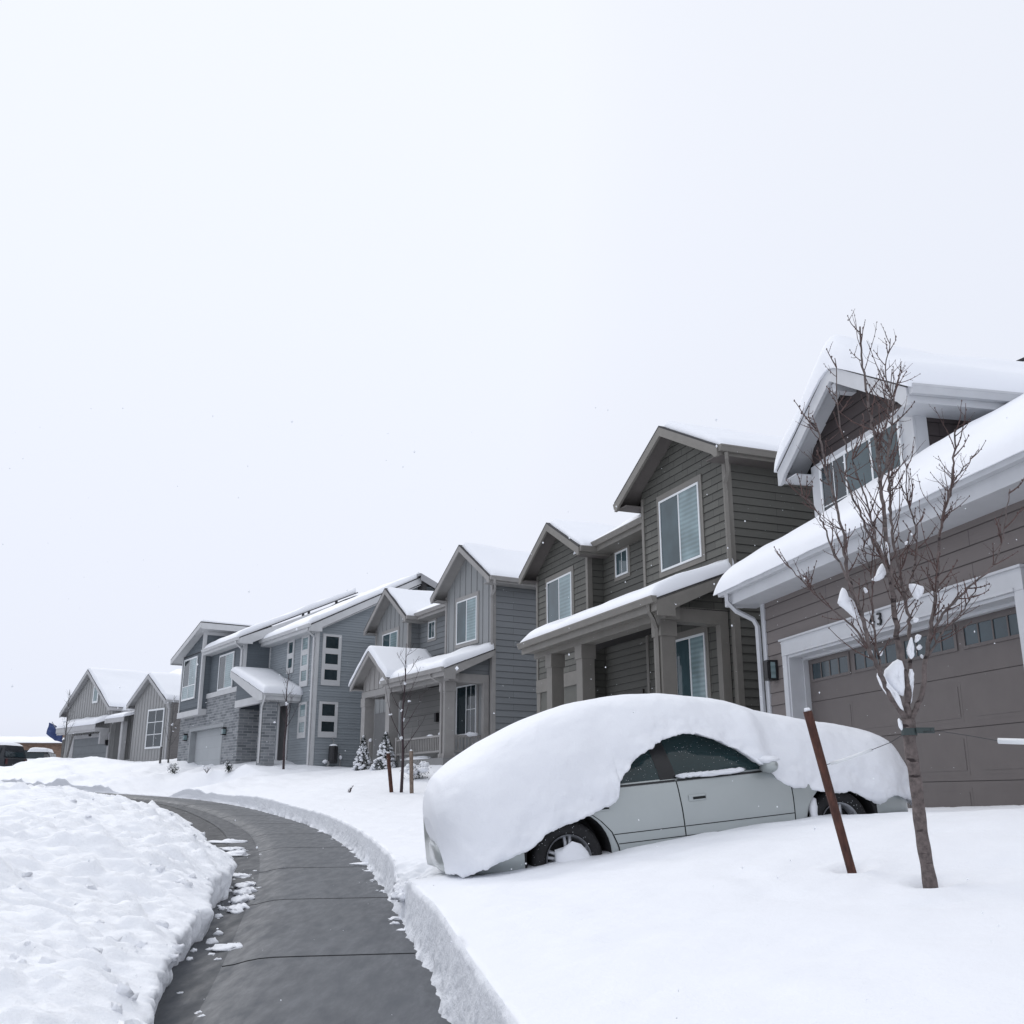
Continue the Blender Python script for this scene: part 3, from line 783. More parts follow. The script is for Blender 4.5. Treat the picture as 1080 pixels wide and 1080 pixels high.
# rear gable peeping over the roof
mb = MB(); s6 = sm(-15.0)
mb.prism([(3.4,7.6),(6.6,7.6),(6.6,8.15),(5.0,8.88),(3.4,8.15)], s6, -1.4, 0)
H.part(mb, 'rear_gable', brown1)
mb = MB()
mb.slab([(-14.7,3.1,8.16),(-14.7,5.0,9.08),(-16.2,5.0,9.08),(-16.2,3.1,8.16)], .06); mb.slab([(-14.7,5.0,9.08),(-14.7,6.9,8.16),(-16.2,6.9,8.16),(-16.2,5.0,9.08)], .06)
H.part(mb, 'rear_roof', M['shingle'])
mb = MB(); mb.prism([(3.12,8.10),(5.0,9.01),(6.88,8.10),(6.88,7.90),(5.0,8.80),(3.12,7.90)], sm(-14.7), -.05, -.01); H.part(mb, 'rear_fascia', paint('grey_rake', (.25,.24,.235)))

# --- shared plan of the two gabled houses with a long porch
def porch_house(k, u0, zb, label, P):
    H = House(k, u0, zb, label)
    Wm, Sm, Tm, Gm, st = P['front'], P['side'], P['trim'], P['gut'], P['style']
    def wall(mb, m, a, b, lo, hi):
        (batten_wall if st == 'batten' else lap_wall)(mb, m, a, b, lo, hi, **({} if st == 'batten' else dict(course=P['course'], lip=.015, zref=zb)))
    g1, g2 = P['g1'], P['g2']      # right gable, left gable: uc, wall u0, wall u1, wall v, rake v, peak z, half width
    depth = 9.5
    top_mid = P['mid_z']
    # ---- walls
    mb = MB(); mb2 = MB()
    for g in (g1, g2):
        uc, ua, ub, wv, rv, zp, hw, sl = g
        m = fm(wv); zt = zp - sl*.0 - .09
        lo = lambda z, uc=uc, ua=ua, zt=zt, sl=sl: max(ua, uc-(zt-z)/sl); hi = lambda z, uc=uc, ub=ub, zt=zt, sl=sl: min(ub, uc+(zt-z)/sl)
        wall(mb, m, zb, zt, lo, hi)
        ze = zp - sl*hw
        mb.box(ua+.02, ub-.02, wv+.021, wv+.9, zb-.3, ze+.05)
    H.part(mb, 'wall', Wm)
    uc, ua, ub, wv, rv, zp, hw, sl = g1
    mb2 = MB()
    lap_wall(mb2, sm(ub), zb, zp-sl*hw+.02, wv+.02, depth, P['course'], .02, zb)          # near side
    mb2.box(ua, ub-.001, wv+.92, depth, zb-.3, zp-sl*hw)
    mb2.box(g2[1], ua, P['mid_v']+.021, depth, zb-.3, top_mid-.1)
    lap_wall(mb2, fm(P['mid_v']), zb, top_mid-.08, g2[2], ua, P['course'], .02, zb)       # middle, set back
    lap_wall(mb2, sm(g2[2]), zb, g2[5]-g2[7]*g2[6]+.02, g2[3]+.02, P['mid_v'], P['course'], .02, zb)
    H.part(mb2, 'side_wall', Sm)
    # ---- corner boards
    mb = MB()
    for g in (g1, g2):
        uc, ua, ub, wv, rv, zp, hw, sl = g; ze = zp-sl*hw
        mb.rect(fm(wv), ua-.012, ua+.09, zb, ze-.02, 0, .034); mb.rect(fm(wv), ub-.09, ub+.032, zb, ze-.02, 0, .034)
        mb.box(ub+.001, ub+.031, wv+.001, wv+.10, zb, ze-.02)
    H.part(mb, 'corner_board', Tm)
    # ---- roofs
    for g in (g2, g1):
        uc, ua, ub, wv, rv, zp, hw, sl = g
        ze = gable_roof(H, uc, hw, zp, sl, rv, depth+.3, Tm, (ub-ua)/2-.0, wv, fh=.2, gut_m=Gm, soffit_m=P.get('soffit'), gutters=(g is g1, True))
        T = P['snow_t']
        zf = lambda u, v, uc=uc, zp=zp, sl=sl: zp+.004-sl*abs(u-uc)
        snow_patch(H, zf, uc+.10, uc+hw+.06, rv+.07, depth, T, (.10,.26,.12,0), .2, k*1.0, rough=.3)
        snow_patch(H, zf, uc-hw-.03, uc-.10, rv+.07, depth, T*.6, (.2,.10,.12,0), .3, k*2.0, rough=.3)
    # middle roof slope
    mv = P['mid_v']; gv = mv-.45; msl = .42
    ua_, ub_ = g2[0]+.1, g1[1]
    zr = lambda u, v: top_mid-.02 + msl*(v-gv)
    mb = MB(); mb.slab([(ua_,gv,zr(0,gv)),(ub_,gv,zr(0,gv)),(ub_,3.6,zr(0,3.6)),(ua_,3.6,zr(0,3.6))], .05); H.part(mb, 'roof', M['shingle'])
    mb = MB(); u_l = g2[0]+g2[6]+.01
    mb.box(u_l, ub_-.013, gv-.02, gv, top_mid-.24, top_mid-.03); mb.box(u_l, ub_-.013, gv+.001, mv+.02, top_mid-.24, top_mid-.215)
    H.part(mb, 'fascia', Tm)
    mb = MB(); gutter_u(mb, u_l, ub_-.015, gv-.021, top_mid); H.part(mb, 'gutter', Gm)
    snow_patch(H, zr, u_l-1.2, ub_-.02, gv-.06, 3.5, P['snow_t'], (0,.05,.2,.1), .2, k*3.0, rough=.3)
    # ---- windows
    for (vv, w0, w1, z0, z1, pn) in P['wins']:
        if pn == 'small': window(H, fm(vv), w0, w1, z0, z1, ((0,1,0,1,'teal_glass'),), .09, Tm, mull=((.5,.5,0,1),))
        elif pn == 'dark': window(H, fm(vv), w0, w1, z0, z1, ((0,.5,0,1,'dark_glass'),(.5,1,0,1,'dark_glass')), .09, Tm, mull=((.75,.75,0,1),(.5,1,.5,.5)))
        else: window(H, fm(vv), w0, w1, z0, z1, ((0,.5,0,1,'teal_glass'),(.5,1,0,1,'blind_glass')), .11, Tm)
    # ---- porch
    p = P['porch']; pu0, pu1, pv, pz, psl = p['u0'], p['u1'], p['v'], p['z'], p['slope']
    zp_ = lambda u, v: pz-.03 + psl*(v-pv)
    mb = MB(); mb.slab([(pu0,pv,zp_(0,pv)),(pu1,pv,zp_(0,pv)),(pu1,.0,zp_(0,0)),(pu0,.0,zp_(0,0))], .05)
    if p.get('deep'): mb.slab([(pu0,0,zp_(0,0)),(g1[1]-.02,0,zp_(0,0)),(g1[1]-.02,mv,zp_(0,mv)),(pu0,mv,zp_(0,mv))], .05)
    H.part(mb, 'porch_roof', M['shingle'])
    mb = MB()
    mb.box(pu0, pu1, pv-.02, pv, pz-.27, pz-.06)
    mb.prism([(pv+.001,pz-.05),(-.035,pz-.05+psl*(-pv-.036)),(-.035,pz-.25+psl*(-pv-.036)),(pv+.38,pz-.27+psl*.18),(pv+.38,pz-.36),(pv+.001,pz-.36)], sm(pu1-.04), 0, .04)
    mb.prism([(pv+.001,pz-.05),(-.035,pz-.05+psl*(-pv-.036)),(-.035,pz-.25+psl*(-pv-.036)),(pv+.001,pz-.27)], lm(pu0+.04), 0, .04)
    H.part(mb, 'porch_fascia', Tm)
    mb = MB(); gutter_u(mb, pu0-.02, pu1+.02, pv-.021, pz-.005); H.part(mb, 'gutter', Gm)
    # beams and ceiling
    b0, b1 = p['beam']; bv = p['post_v']; hb = p['post_w']/2
    mb = MB()
    mb.box(pu0+.12, pu1-.18, bv-hb-.01, bv+hb+.01, b0, b1)
    mb.box(pu1-.5-hb-.0, pu1-.5+hb+.0, bv+hb+.011, -.035, b0-.02, b1-.03)
    if p.get('end_beam'): mb.box(pu0+.14, pu0+.14+2*hb, bv+hb+.011, -.035, b0, b1-.03)
    mb.box(pu0+.05, pu1-.05, pv+.03, bv-hb-.012, pz-.24, pz-.21)
    H.part(mb, 'porch_beam', Tm)
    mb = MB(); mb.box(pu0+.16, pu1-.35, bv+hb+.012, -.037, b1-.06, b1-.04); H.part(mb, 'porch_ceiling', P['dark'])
    mb = MB()      # little triangle of siding over the side beam
    lap_wall(mb, sm(pu1-.5+hb-.05), b1-.031, zp_(0,-.03), lambda z: max(bv-hb, pv+(z-zp_(0,pv)+.06)/psl), -.03, P['course'], .015, zb)
    H.part(mb, 'side_wall', Wm if st != 'batten' else Sm)
    for (uu) in p['posts']:
        mb = MB(); w = hb
        mb.box(uu-w, uu+w, bv-w, bv+w, zb-.2, b0-.001)
        mb.box(uu-w-.025, uu+w+.025, bv-w-.025, bv+w+.025, b0-.30, b0-.002); mb.box(uu-w-.025, uu+w+.025, bv-w-.025, bv+w+.025, zb-.2, zb+.25)
        H.part(mb, 'porch_post', Tm)
    mb = MB(); mb.rect(sm(pu1-.5+hb-.02), -.22, -.036, zb, b0-.02, -.14, .02); H.part(mb, 'pilaster', Tm)
    mb = MB(); mb.box(pu0+.3, pu1-.2, bv-.3, 0, zb-.35, p['deck']); H.part(mb, 'porch_deck', paint('porch_concrete', (.20,.20,.20)))
    return H, zp_

green_f = siding('dark_green_shake', (.098,.097,.085), .165, .55, .12, .35, .007, grain=.6)
green_s = siding('dark_green_lap', (.098,.097,.086), .165, 3.6, .05, .45, .005)
green_t = paint('olive_grey_trim', (.185,.174,.156), .6)
dark_c = paint('shade_dark_ceiling', (.02,.018,.017), .8)  # near-black: the shadow under the porch roof is put into this colour
H2, z2p = porch_house(2, -21.0, 1.45, 'dark olive green two storey house with a long snow covered porch behind the buried car',
    dict(front=green_f, side=green_s, trim=green_t, gut=green_t, style='lap', course=.165, dark=dark_c, snow_t=.16, soffit=paint('brown_soffit', (.125,.112,.105), .7),
    g1=(-18.02,-19.72,-16.28,0.0,-.48,9.06,2.18,.53), g2=(-24.42,-26.2,-22.85,.1,-.38,8.50,2.02,.55), mid_v=.55, mid_z=7.50,
    wins=[(0,-18.86,-17.31,6.06,7.57,'std'),(.1,-25.38,-23.85,5.6,7.0,'std'),(.55,-22.08,-21.52,6.62,7.16,'small'),(0,-18.44,-17.36,2.95,4.42,'std')],
    porch=dict(u0=-22.72, u1=-16.1, v=-1.78, z=4.87, slope=.385, beam=(4.50,4.80), post_v=-1.36, post_w=.30, posts=[-21.72,-20.08,-16.62], deck=1.62)))
snow_patch(H2, z2p, -22.78, -16.12, -1.88, -.04, .26, (.6,.12,.28,0), .15, 7.0, 'thick snow tapering along the long porch roof', p=2.2, rough=.3)
downspout(H2, [(-15.78,-.3,7.75),(-15.78,-.3,7.62),(-15.9,-.2,7.42),(-16.12,-.14,7.25),(-16.16,-.10,7.1),(-16.16,-.10,5.35)], green_t)
downspout(H2, [(-16.35,-1.83,4.74),(-16.35,-1.83,4.62),(-16.42,-1.70,4.5),(-16.56,-1.56,4.36),(-16.58,-1.54,4.2),(-16.58,-1.54,1.6)], green_t)
# garage front under the left gable, its heavy header, wall lamp
mb = MB(); m = fm(.1); mb.rect(m, -26.15, -22.9, 4.05, 4.40, .024, .075); mb.rect(m, -26.15,-25.9,1.4,4.049,.024,.06); mb.rect(m,-23.2,-22.9,1.4,4.049,.024,.06); H2.part(mb, 'garage_surround', green_t)
mb = MB(); mb.rect(m, -25.9, -23.2, 1.4, 4.05, .023, .035)
for z in (2.0,2.65,3.3,3.9): mb.rect(m, -25.88, -23.22, z-.6, z-.02, .036, .05)
H2.part(mb, 'garage_door', paint('olive_garage_door', (.10,.10,.085)))
mb = MB(); m = fm(.55); mb.rect(m, -21.9, -20.9, 1.6, 3.7, .02, .06); H2.part(mb, 'front_door', paint('dark_front_door', (.04,.035,.03)))

grey_f = siding('grey_board_and_batten', (.27,.278,.28), 30.0, 30.0, .02, 1.0, .0)
grey_s = siding('slate_grey_lap', (.195,.207,.216), .20, 3.6, .05, .5, .005)
grey_t = paint('warm_grey_trim', (.30,.29,.28), .6)
H3, z3p = porch_house(3, -33.0, 2.3, 'grey board and batten house with a gabled porch and white railing behind the young tree',
    dict(front=grey_f, side=grey_s, trim=grey_t, gut=grey_t, style='batten', course=.20, dark=dark_c, snow_t=.15, soffit=grey_t,
    g1=(-29.42,-31.25,-27.9,0.0,-.48,9.44,2.12,.68), g2=(-36.45,-38.25,-35.05,.3,-.16,9.22,2.05,.68), mid_v=.78, mid_z=7.92,
    wins=[(0,-30.33,-28.97,6.25,7.62,'std'),(.3,-37.45,-36.05,6.0,7.48,'std'),(.78,-34.2,-33.72,7.0,7.56,'small'),(0,-30.25,-28.95,3.25,4.76,'dark')],
    porch=dict(u0=-32.4, u1=-27.72, v=-1.76, z=5.10, slope=.40, beam=(4.72,5.0), post_v=-1.36, post_w=.34, posts=[-32.55,-28.30], deck=2.42)))
# deeper snow on the eave of the near gable
mb = MB()
# porch gable over the steps
pg = dict(uc=-33.42, hw=1.70, zp=6.30, sl=.66, v0=-1.95)
gable_roof(H3, pg['uc'], pg['hw'], pg['zp'], pg['sl'], pg['v0'], .3, grey_t, 1.35, -1.5, fh=.18, gutters=(False,False))
mb = MB(); zt = 6.22
batten_wall(mb, fm(-1.55), 4.95, zt, lambda z: max(-34.8, pg['uc']-(zt-z)/.66), lambda z: min(-32.1, pg['uc']+(zt-z)/.66)); H3.part(mb, 'gable_wall', grey_t)
mb = MB(); mb.box(-34.95,-32.2,-1.54,-1.2,4.72,4.94); mb.box(-34.95,-34.62,-1.19,.26,4.72,4.94); H3.part(mb, 'porch_beam', grey_t)
mb = MB(); mb.box(-34.95,-34.61,-1.53,-1.19,2.2,4.719); mb.box(-34.975,-34.585,-1.555,-1.165,4.42,4.715); H3.part(mb, 'porch_post', grey_t)
zf = lambda u, v: 6.31-.66*math.sqrt((u-pg['uc'])**2+.004)
snow_patch(H3, zf, pg['uc']-1.74, pg['uc']+1.74, -1.99, .25, .20, (.10,.10,.10,0), .14, 3.0, rough=.2)
snow_patch(H3, z3p, -32.6, -27.72, -1.86, -.04, .24, (0,.25,.25,0), .15, 13.0, 'snow on the grey porch roof', p=2.2, rough=.4)
mb = MB()
for z in (2.64, 3.10): mb.box(-32.0, -28.48, -1.40, -1.33, z-.03, z+.03); mb.box(-28.33, -28.27, -1.18, -.05, z-.03, z+.03)
u = -31.9
while u < -28.5: mb.box(u-.018, u+.018, -1.385, -1.345, 2.67, 3.07); u += .125
v = -1.1
while v < -.06: mb.box(-28.318, -28.282, v-.018, v+.018, 2.67, 3.07); v += .125
mb.box(-32.07,-31.97,-1.42,-1.31,2.3,3.2); mb.box(-34.5,-34.4,-1.42,-1.31,2.3,3.2)
H3.part(mb, 'porch_railing', paint('pale_railing', (.30,.29,.28)))
mb = MB()
for c, r, sc_ in (((-29.5,-1.36,3.14),.13,(1.6,.35,.35)),((-28.3,-.5,3.14),.16,(.3,1.6,.5)),((-30.6,-1.2,2.45),.5,(2.0,.5,.22)),((-31.5,-1.0,2.44),.4,(1,1,.3)),((-34.4,-1.36,3.23),.06,(1,1,1)),((-28.75,-1.35,3.16),.1,(1.2,.5,.8))):
    mb.ball(c, r, sc_, 12, 8, .4)
o = H3.part(mb, 'porch_snow', M['snow_roof'], smooth=True)
downspout(H3, [(-27.15,-.35,7.85),(-27.15,-.35,7.74),(-27.4,-.2,7.6),(-27.76,-.12,7.45),(-27.80,-.09,7.3),(-27.80,-.09,5.9)], grey_t)
downspout(H3, [(-28.6,-1.84,4.98),(-28.6,-1.84,4.88),(-28.45,-1.7,4.75),(-28.3,-1.58,4.65),(-28.3,-1.56,2.4)], grey_t, .035)
mb = MB(); m = fm(.3); mb.rect(m, -38.0,-36.9,2.3,4.45,.025,.05); H3.part(mb, 'front_door', paint('grey_door', (.16,.16,.16)))
mb = MB(); m = fm(.0)
mb.rect(m, -34.8, -31.3, 4.06, 4.2, -.5, .05); mb.rect(m, -34.8, -31.3, 2.3, 4.05, -.5, .012); mb.rect(m,-34.8,-31.3,4.201,5.0,-.5,.02)
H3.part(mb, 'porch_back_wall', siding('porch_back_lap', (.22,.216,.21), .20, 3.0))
for uu in (-35.9,-31.7):
    mb = MB(); mb.rect(fm(.02 if uu > -35 else .25), uu-.07, uu+.07, 3.75, 4.05, .02, .16); H3.part(mb, 'wall_lamp', M['black_metal'])

# --- H4: modern slate house with brick garage wing
H4 = House(4, -46.0, 2.4, 'modern slate blue house with grey brick garage wing and stacked little square windows')
slate = siding('slate_blue_lap', (.255,.282,.302), .21, 3.6, .05, .5, .006)
navy = siding('dark_slate_panel', (.115,.135,.152), .24, 2.2, .04, .6, .005)
brick = brickmat('grey_brick', (.145,.158,.172), (.30,.312,.325), (.36,.365,.37))
trim4 = paint('pale_grey_trim', (.54,.545,.55), .55, .05)
H = H4; zb = 2.3
mb = MB(); f0 = fm(0.0)
lap_wall(mb, f0, zb, 8.0, -44.2, -38.98, .21, .02, zb)
sl4 = .51; zrk = lambda v: 8.02+sl4*(v+.4)
lap_wall(mb, sm(-38.9), zb, 10.3, lambda z: max(.08, (z-8.05)/sl4-.4), 7.5, .21, .02, zb)
mb.box(-44.2, -38.95, .021, 7.5, zb-.3, 7.9)
H.part(mb, 'wall', slate)
mb = MB(); mb.rect(f0, -39.05, -38.885, zb, 8.0, .0, .04); mb.box(-38.884, -38.86, -.039, .10, zb, 8.0); mb.rect(f0,-44.2,-44.08,5.6,8.0,.003,.035)
H.part(mb, 'corner_board', trim4)
# roof of the right wing
mb = MB(); za = lambda u, v: 8.08+sl4*(v+.45)
mb.slab([(-44.75,-.45,za(0,-.45)),(-38.5,-.45,za(0,-.45)),(-38.5,4.6,za(0,4.6)),(-44.75,4.6,za(0,4.6))], .05); H.part(mb, 'roof', M['shingle'])
mb = MB(); mb.box(-44.7,-38.55,-.47,-.451,7.82,8.05)
mb.prism([(-.45,8.03),(4.6,8.03+sl4*5.05),(4.6,7.75+sl4*5.05),(.05,7.82+sl4*.3),(.05,7.80),(-.45,7.80)], sm(-38.56), 0, .05)
mb.prism([(-.45,8.03),(4.6,8.03+sl4*5.05),(4.6,7.8+sl4*5.05),(-.45,7.80)], lm(-44.70), 0, .04)
H.part(mb, 'fascia', trim4)
mb = MB(); mb.box(-44.7,-38.56,-.45,.02,7.80,7.83); mb.slab([(-38.86,.05,7.96),(-38.57,.05,7.96),(-38.57,4.6,10.28),(-38.86,4.6,10.28)],.04); H.part(mb, 'soffit', trim4)
mb = MB(); gutter_u(mb, -44.8, -38.48, -.471, 8.08); H.part(mb, 'gutter', trim4)
snow_patch(H, za, -44.85, -38.60, -.55, 4.55, .24, (.4,.12,.35,0), .18, 4.0, rough=.25)
# rear monopitch: its high grey edge shows as the ridge line
mb = MB(); mb.slab([(-54.5,4.45,10.72),(-38.3,4.45,10.72),(-38.3,9.5,8.6),(-54.5,9.5,8.6)], .08); mb.box(-54.4,-38.4,4.62,4.80,7.5,10.55); H.part(mb, 'rear_roof', M['shingle'])
mb = MB(); mb.box(-54.5,-38.3,4.40,4.449,10.62,10.73); mb.prism([(4.45,10.72),(9.5,8.6),(9.5,8.3),(4.45,10.42)], sm(-38.3), 0, .04); H.part(mb, 'fascia', paint('grey_metal_fascia', (.30,.30,.31)))
mb = MB()
for uu, h in ((-52.0,.28),(-51.2,.5),(-47.6,.5)): mb.tube([(uu,4.6,10.6),(uu,4.6,10.74+h)], .07, 8)
H.part(mb, 'roof_vent', M['black_metal'])
# garage wing
gv = -1.2; fg = fm(gv)
mb = MB(); lap_wall(mb, fg, 5.9, 8.0, -53.0, -44.32, .24, .012, zb); lap_wall(mb, sm(-44.2), 5.0, 8.25, gv+.12, 0.0, .24, .012, zb)
mb.box(-53.0, -44.22, gv+.022, 6, 4.6, 7.9); mb.box(-53.0, -44.22, gv+.30, 6, zb-.3, 4.599)
H.part(mb, 'upper_wall', navy)
mb = MB()
zg = lambda u, v: 8.10+.47*(v-gv+.42)
mb.rect(fg, -44.33, -44.19, 5.9, 7.98, .02, .05); mb.box(-44.189,-44.165,gv-.049,gv+.11,5.9,7.98)
mb.rect(fg, -48.95, -44.16, 5.80, 6.02, .03, .12)
H.part(mb, 'band_trim', trim4)
def brick_box(mb, u0, u1, v0, v1, z0, z1): mb.box(u0,u1,v0,v1,z0,z1)
mb = MB()
mb.rect(fg, -53.0, -51.15, zb, 5.8, .0, .07); mb.rect(fg, -46.12, -44.12, zb, 5.8, .0, .07); mb.rect(fg, -51.15, -46.12, 4.36, 5.8, .0, .07)
mb.box(-44.199, -44.12, gv+.001, -.001, zb, 5.0)
H.part(mb, 'brick_wall', brick)
mb = MB(); mb.box(-44.15, -44.10, gv-.075, gv-.0705, 4.0, 4.1)
mb = MB(); mb.box(-40.95,-40.40,-1.5,-.95,zb,5.02); H.part(mb, 'brick_column', brick)
mb = MB(); mb.rect(fg, -51.15, -46.12, zb, 4.36, -.25, -.2); H.part(mb, 'garage_door', siding('pale_garage_door', (.38,.40,.412), .55, 1.3, .02, .8, .006))
mb = MB(); mb.rect(fg, -51.15,-51.0,zb,4.36,-.199,.09); mb.rect(fg,-46.27,-46.12,zb,4.36,-.199,.09); mb.rect(fg,-51.22,-46.05,4.361,4.52,-.199,.095); H.part(mb, 'garage_surround', paint('grey_surround', (.30,.315,.325)))
for uu in (-51.62,-45.75):
    mb = MB(); mb.rect(fg, uu-.11, uu+.11, 3.95, 4.30, .07, .10); mb.rect(fg, uu-.11, uu+.11, 4.22,4.30,.10,.26); mb.rect(fg,uu-.11,uu+.11,3.95,4.0,.10,.26); w_ = H.part(mb, 'wall_lamp', M['black_metal'])
    mb = MB(); mb.rect(fg, uu-.09, uu+.09, 4.001, 4.219, .10, .24); H.part(mb, 'lamp_glass', M['blind_glass'], w_)
mb = MB(); mb.slab([(-54,gv-.42,zg(0,gv-.42)),(-43.75,gv-.42,zg(0,gv-.42)),(-43.75,4.0,zg(0,4.0)),(-54,4.0,zg(0,4.0))], .05); H.part(mb, 'roof', M['shingle'])
mb = MB(); mb.box(-48.9,-43.8,gv-.44,gv-.421,7.86,8.07)
mb.prism([(gv-.42,8.06),(4.0,8.06+.47*5.19),(4.0,7.78+.47*5.19),(gv+.2,7.92),(gv+.2,7.84),(gv-.42,7.84)], sm(-43.80), 0, .05)
H.part(mb, 'fascia', trim4)
mb = MB(); mb.box(-48.9,-43.8,gv-.42,gv+.02,7.84,7.87); mb.slab([(-44.16,gv+.2,8.0),(-43.8,gv+.2,8.0),(-43.8,3.0,9.72),(-44.16,3.0,9.72)],.03); H.part(mb, 'soffit', trim4)
mb = MB(); gutter_u(mb, -48.85, -43.72, gv-.441, 8.10); H.part(mb, 'gutter', trim4)
snow_patch(H, zg, -48.8, -43.95, gv-.52, 4.0, .26, (.3,.12,.4,0), .18, 6.0, rough=.25)
downspout(H, [(-44.0,gv-.5,7.95),(-44.0,gv-.5,7.86),(-44.1,gv-.25,7.72),(-44.24,gv-.10,7.62),(-44.24,gv-.10,6.05)], trim4, .06)
downspout(H, [(-38.75,-.5,7.95),(-38.75,-.5,7.85),(-38.85,-.25,7.7),(-38.95,-.11,7.6),(-38.95,-.10,2.4)], trim4, .05)
# projecting bay with a monopitch roof
bv = -1.6; fb = fm(bv)
mb = MB(); lap_wall(mb, fb, 5.3, 9.1, -52.3, lambda z: -48.95, .24, .012, zb); 
mb = MB()
zbay = lambda u: 9.42+.285*(u+48.2)
lap_wall(mb, fb, 5.45, 9.2, lambda z: max(-52.2, (z-9.34)/.285-48.2), -48.97, .24, .012, zb)
lap_wall(mb, sm(-48.9), 5.45, 9.1, bv+.10, 2.2, .24, .012, zb)
mb.box(-52.19,-48.92,bv+.022,2.2,5.31,8.1); mb.prism([(-52.19,8.1),(-48.92,8.1),(-48.92,9.1),(-52.19,8.18)], fm(bv+.022), -3.0, 0)
H.part(mb, 'bay_wall', navy)
mb = MB()
mb.rect(fb,-49.06,-48.885,5.31,9.1,.013,.045); mb.box(-48.884,-48.86,bv-.044,bv+.1,5.31,9.1); mb.rect(fb,-52.22,-52.10,5.31,8.25,.013,.045)
mb.box(-52.32,-48.84,bv-.06,bv+.001,5.05,5.32); mb.box(-48.90,-48.84,bv+.0011,gv-.001,5.05,5.32); mb.box(-52.3,-48.91,bv+.0015,gv-.001,5.06,5.12)
mb.box(-48.885,-48.855,bv+.101,2.2,8.86,9.02)
H.part(mb, 'bay_trim', trim4)
mb = MB(); r0, r1 = -52.95, -48.3
mb.slab([(r0,bv-.45,zbay(r0)),(r1,bv-.45,zbay(r1)),(r1,6,zbay(r1)),(r0,6,zbay(r0))], .05); H.part(mb, 'roof', M['shingle'])
mb = MB(); fr_ = fm(bv-.45)
mb.prism([(r0,zbay(r0)-.045),(r0,zbay(r0)-.28),(r1,zbay(r1)-.28),(r1,zbay(r1)-.045)], fr_, -.04, 0)
mb.box(r1-.04,r1,bv-.409,6,zbay(r1)-.33,zbay(r1)-.05); mb.box(r0,r0+.03,bv-.409,6,zbay(r0)-.28,zbay(r0)-.05)
H.part(mb, 'fascia', trim4)
mb = MB(); mb.slab([(r0+.04,bv-.40,zbay(r0)-.06),(r1-.05,bv-.40,zbay(r1)-.06),(r1-.05,6,zbay(r1)-.06),(r0+.04,6,zbay(r0)-.06)], .15); H.part(mb, 'soffit', trim4)
snow_patch(H, lambda u,v: zbay(u), r0+.03, r1-.04, bv-.40, 5.9, .14, (.1,.1,.1,0), .25, 9.0)
window(H, fb, -51.75, -49.75, 5.95, 7.85, ((0,.46,.32,1,'dark_glass'),(.46,1,.32,1,'blind_glass'),(0,1,0,.32,'blind_glass')), base=.02, trim_m=None, fw=.08)
window(H, fg, -47.4, -45.5, 6.12, 7.62, ((0,.45,0,1,'dark_glass'),(.45,1,0,1,'blind_glass')), base=.02, trim_m=None, fw=.08)
def stack(m, w0, w1, z0, z1, n, g, base=.02):
    pitch = (z1-z0)/n; fr = None
    mb = MB(); t = .13
    mb.rect(m, w0-t, w0, z0-t, z1+t*.3, base, base+.04); mb.rect(m, w1, w1+t, z0-t, z1+t*.3, base, base+.04)
    for i in range(n): mb.rect(m, w0, w1, z0+i*pitch-t, z0+i*pitch+.10, base, base+.04)
    mb.rect(m, w0, w1, z1-.06, z1+t*.3, base, base+.04)
    fr = H.part(mb, 'window', trim4)
    for i in range(n):
        a, b = z0+i*pitch+.101, z0+(i+1)*pitch-t-.001
        if i == n-1: b = z1-.061
        mb = MB(); mb.rect(m, w0, w1, a, b, base-.015, base+.012); H.part(mb, 'pane', M[g], fr)
s4 = sm(-38.9)
stack(f0, -41.84, -41.36, 6.52, 7.78, 2, 'teal_glass'); stack(f0, -40.28, -39.7, 5.82, 7.78, 3, 'blind_glass')
stack(f0, -40.2, -39.62, 3.72, 5.0, 2, 'blind_glass')
stack(s4, .38, .95, 5.80, 7.74, 3, 'dark_glass'); stack(s4, .36, .92, 3.72, 4.98, 2, 'dark_glass')
mb = MB(); mb.rect(f0, -42.65,-42.45,2.5,5.05,.02,.06); mb.rect(f0,-41.6,-41.4,2.5,5.05,.02,.06); mb.rect(f0,-42.65,-41.4,5.051,5.2,.02,.06); dr_ = H.part(mb, 'door_surround', trim4)
mb = MB(); mb.rect(f0, -42.449,-41.601,2.5,5.05,.02,.035); H.part(mb, 'front_door', M['black_metal'], dr_)
# entry roof sloping away from the garage wing
ze4 = lambda u, v: 5.40+.31*(-40.2-u)
mb = MB(); mb.slab([(-44.119,-1.65,ze4(-44.119,0)),(-40.2,-1.65,ze4(-40.2,0)),(-40.2,-.03,ze4(-40.2,0)),(-44.119,-.03,ze4(-44.119,0))], .05); H.part(mb, 'entry_roof', M['shingle'])
mb = MB(); mb.prism([(-44.4,ze4(-44.4,0)-.04),(-40.2,ze4(-40.2,0)-.04),(-40.2,5.08),(-40.75,5.08),(-44.4,ze4(-44.4,0)-.32)], fm(-1.651), 0, .05)
mb.box(-44.11,-40.35,-1.5,-1.30,5.03,5.33); mb.box(-40.6,-40.35,-1.299,-.04,5.05,5.33); mb.box(-40.24,-40.2,-1.65,-.04,5.1,5.34)
H.part(mb, 'entry_beam', trim4)
mb = MB(); mb.prism([(-44.1,5.331),(-40.9,5.331),(-44.1,ze4(-44.1,0)-.1)], fm(-1.45), -.05, .02); H.part(mb, 'entry_gable', navy)
mb = MB(); gutter_v(mb, -40.2, -1.65, -.05, 5.40); H.part(mb, 'gutter', trim4)
snow_patch(H, ze4, -44.3, -40.05, -1.72, .0, lambda u,v: .27, (.6,.22,.24,0), .14, 2.0, 'deep rounded cap of snow on the entry roof', p=2.6, rough=.12)
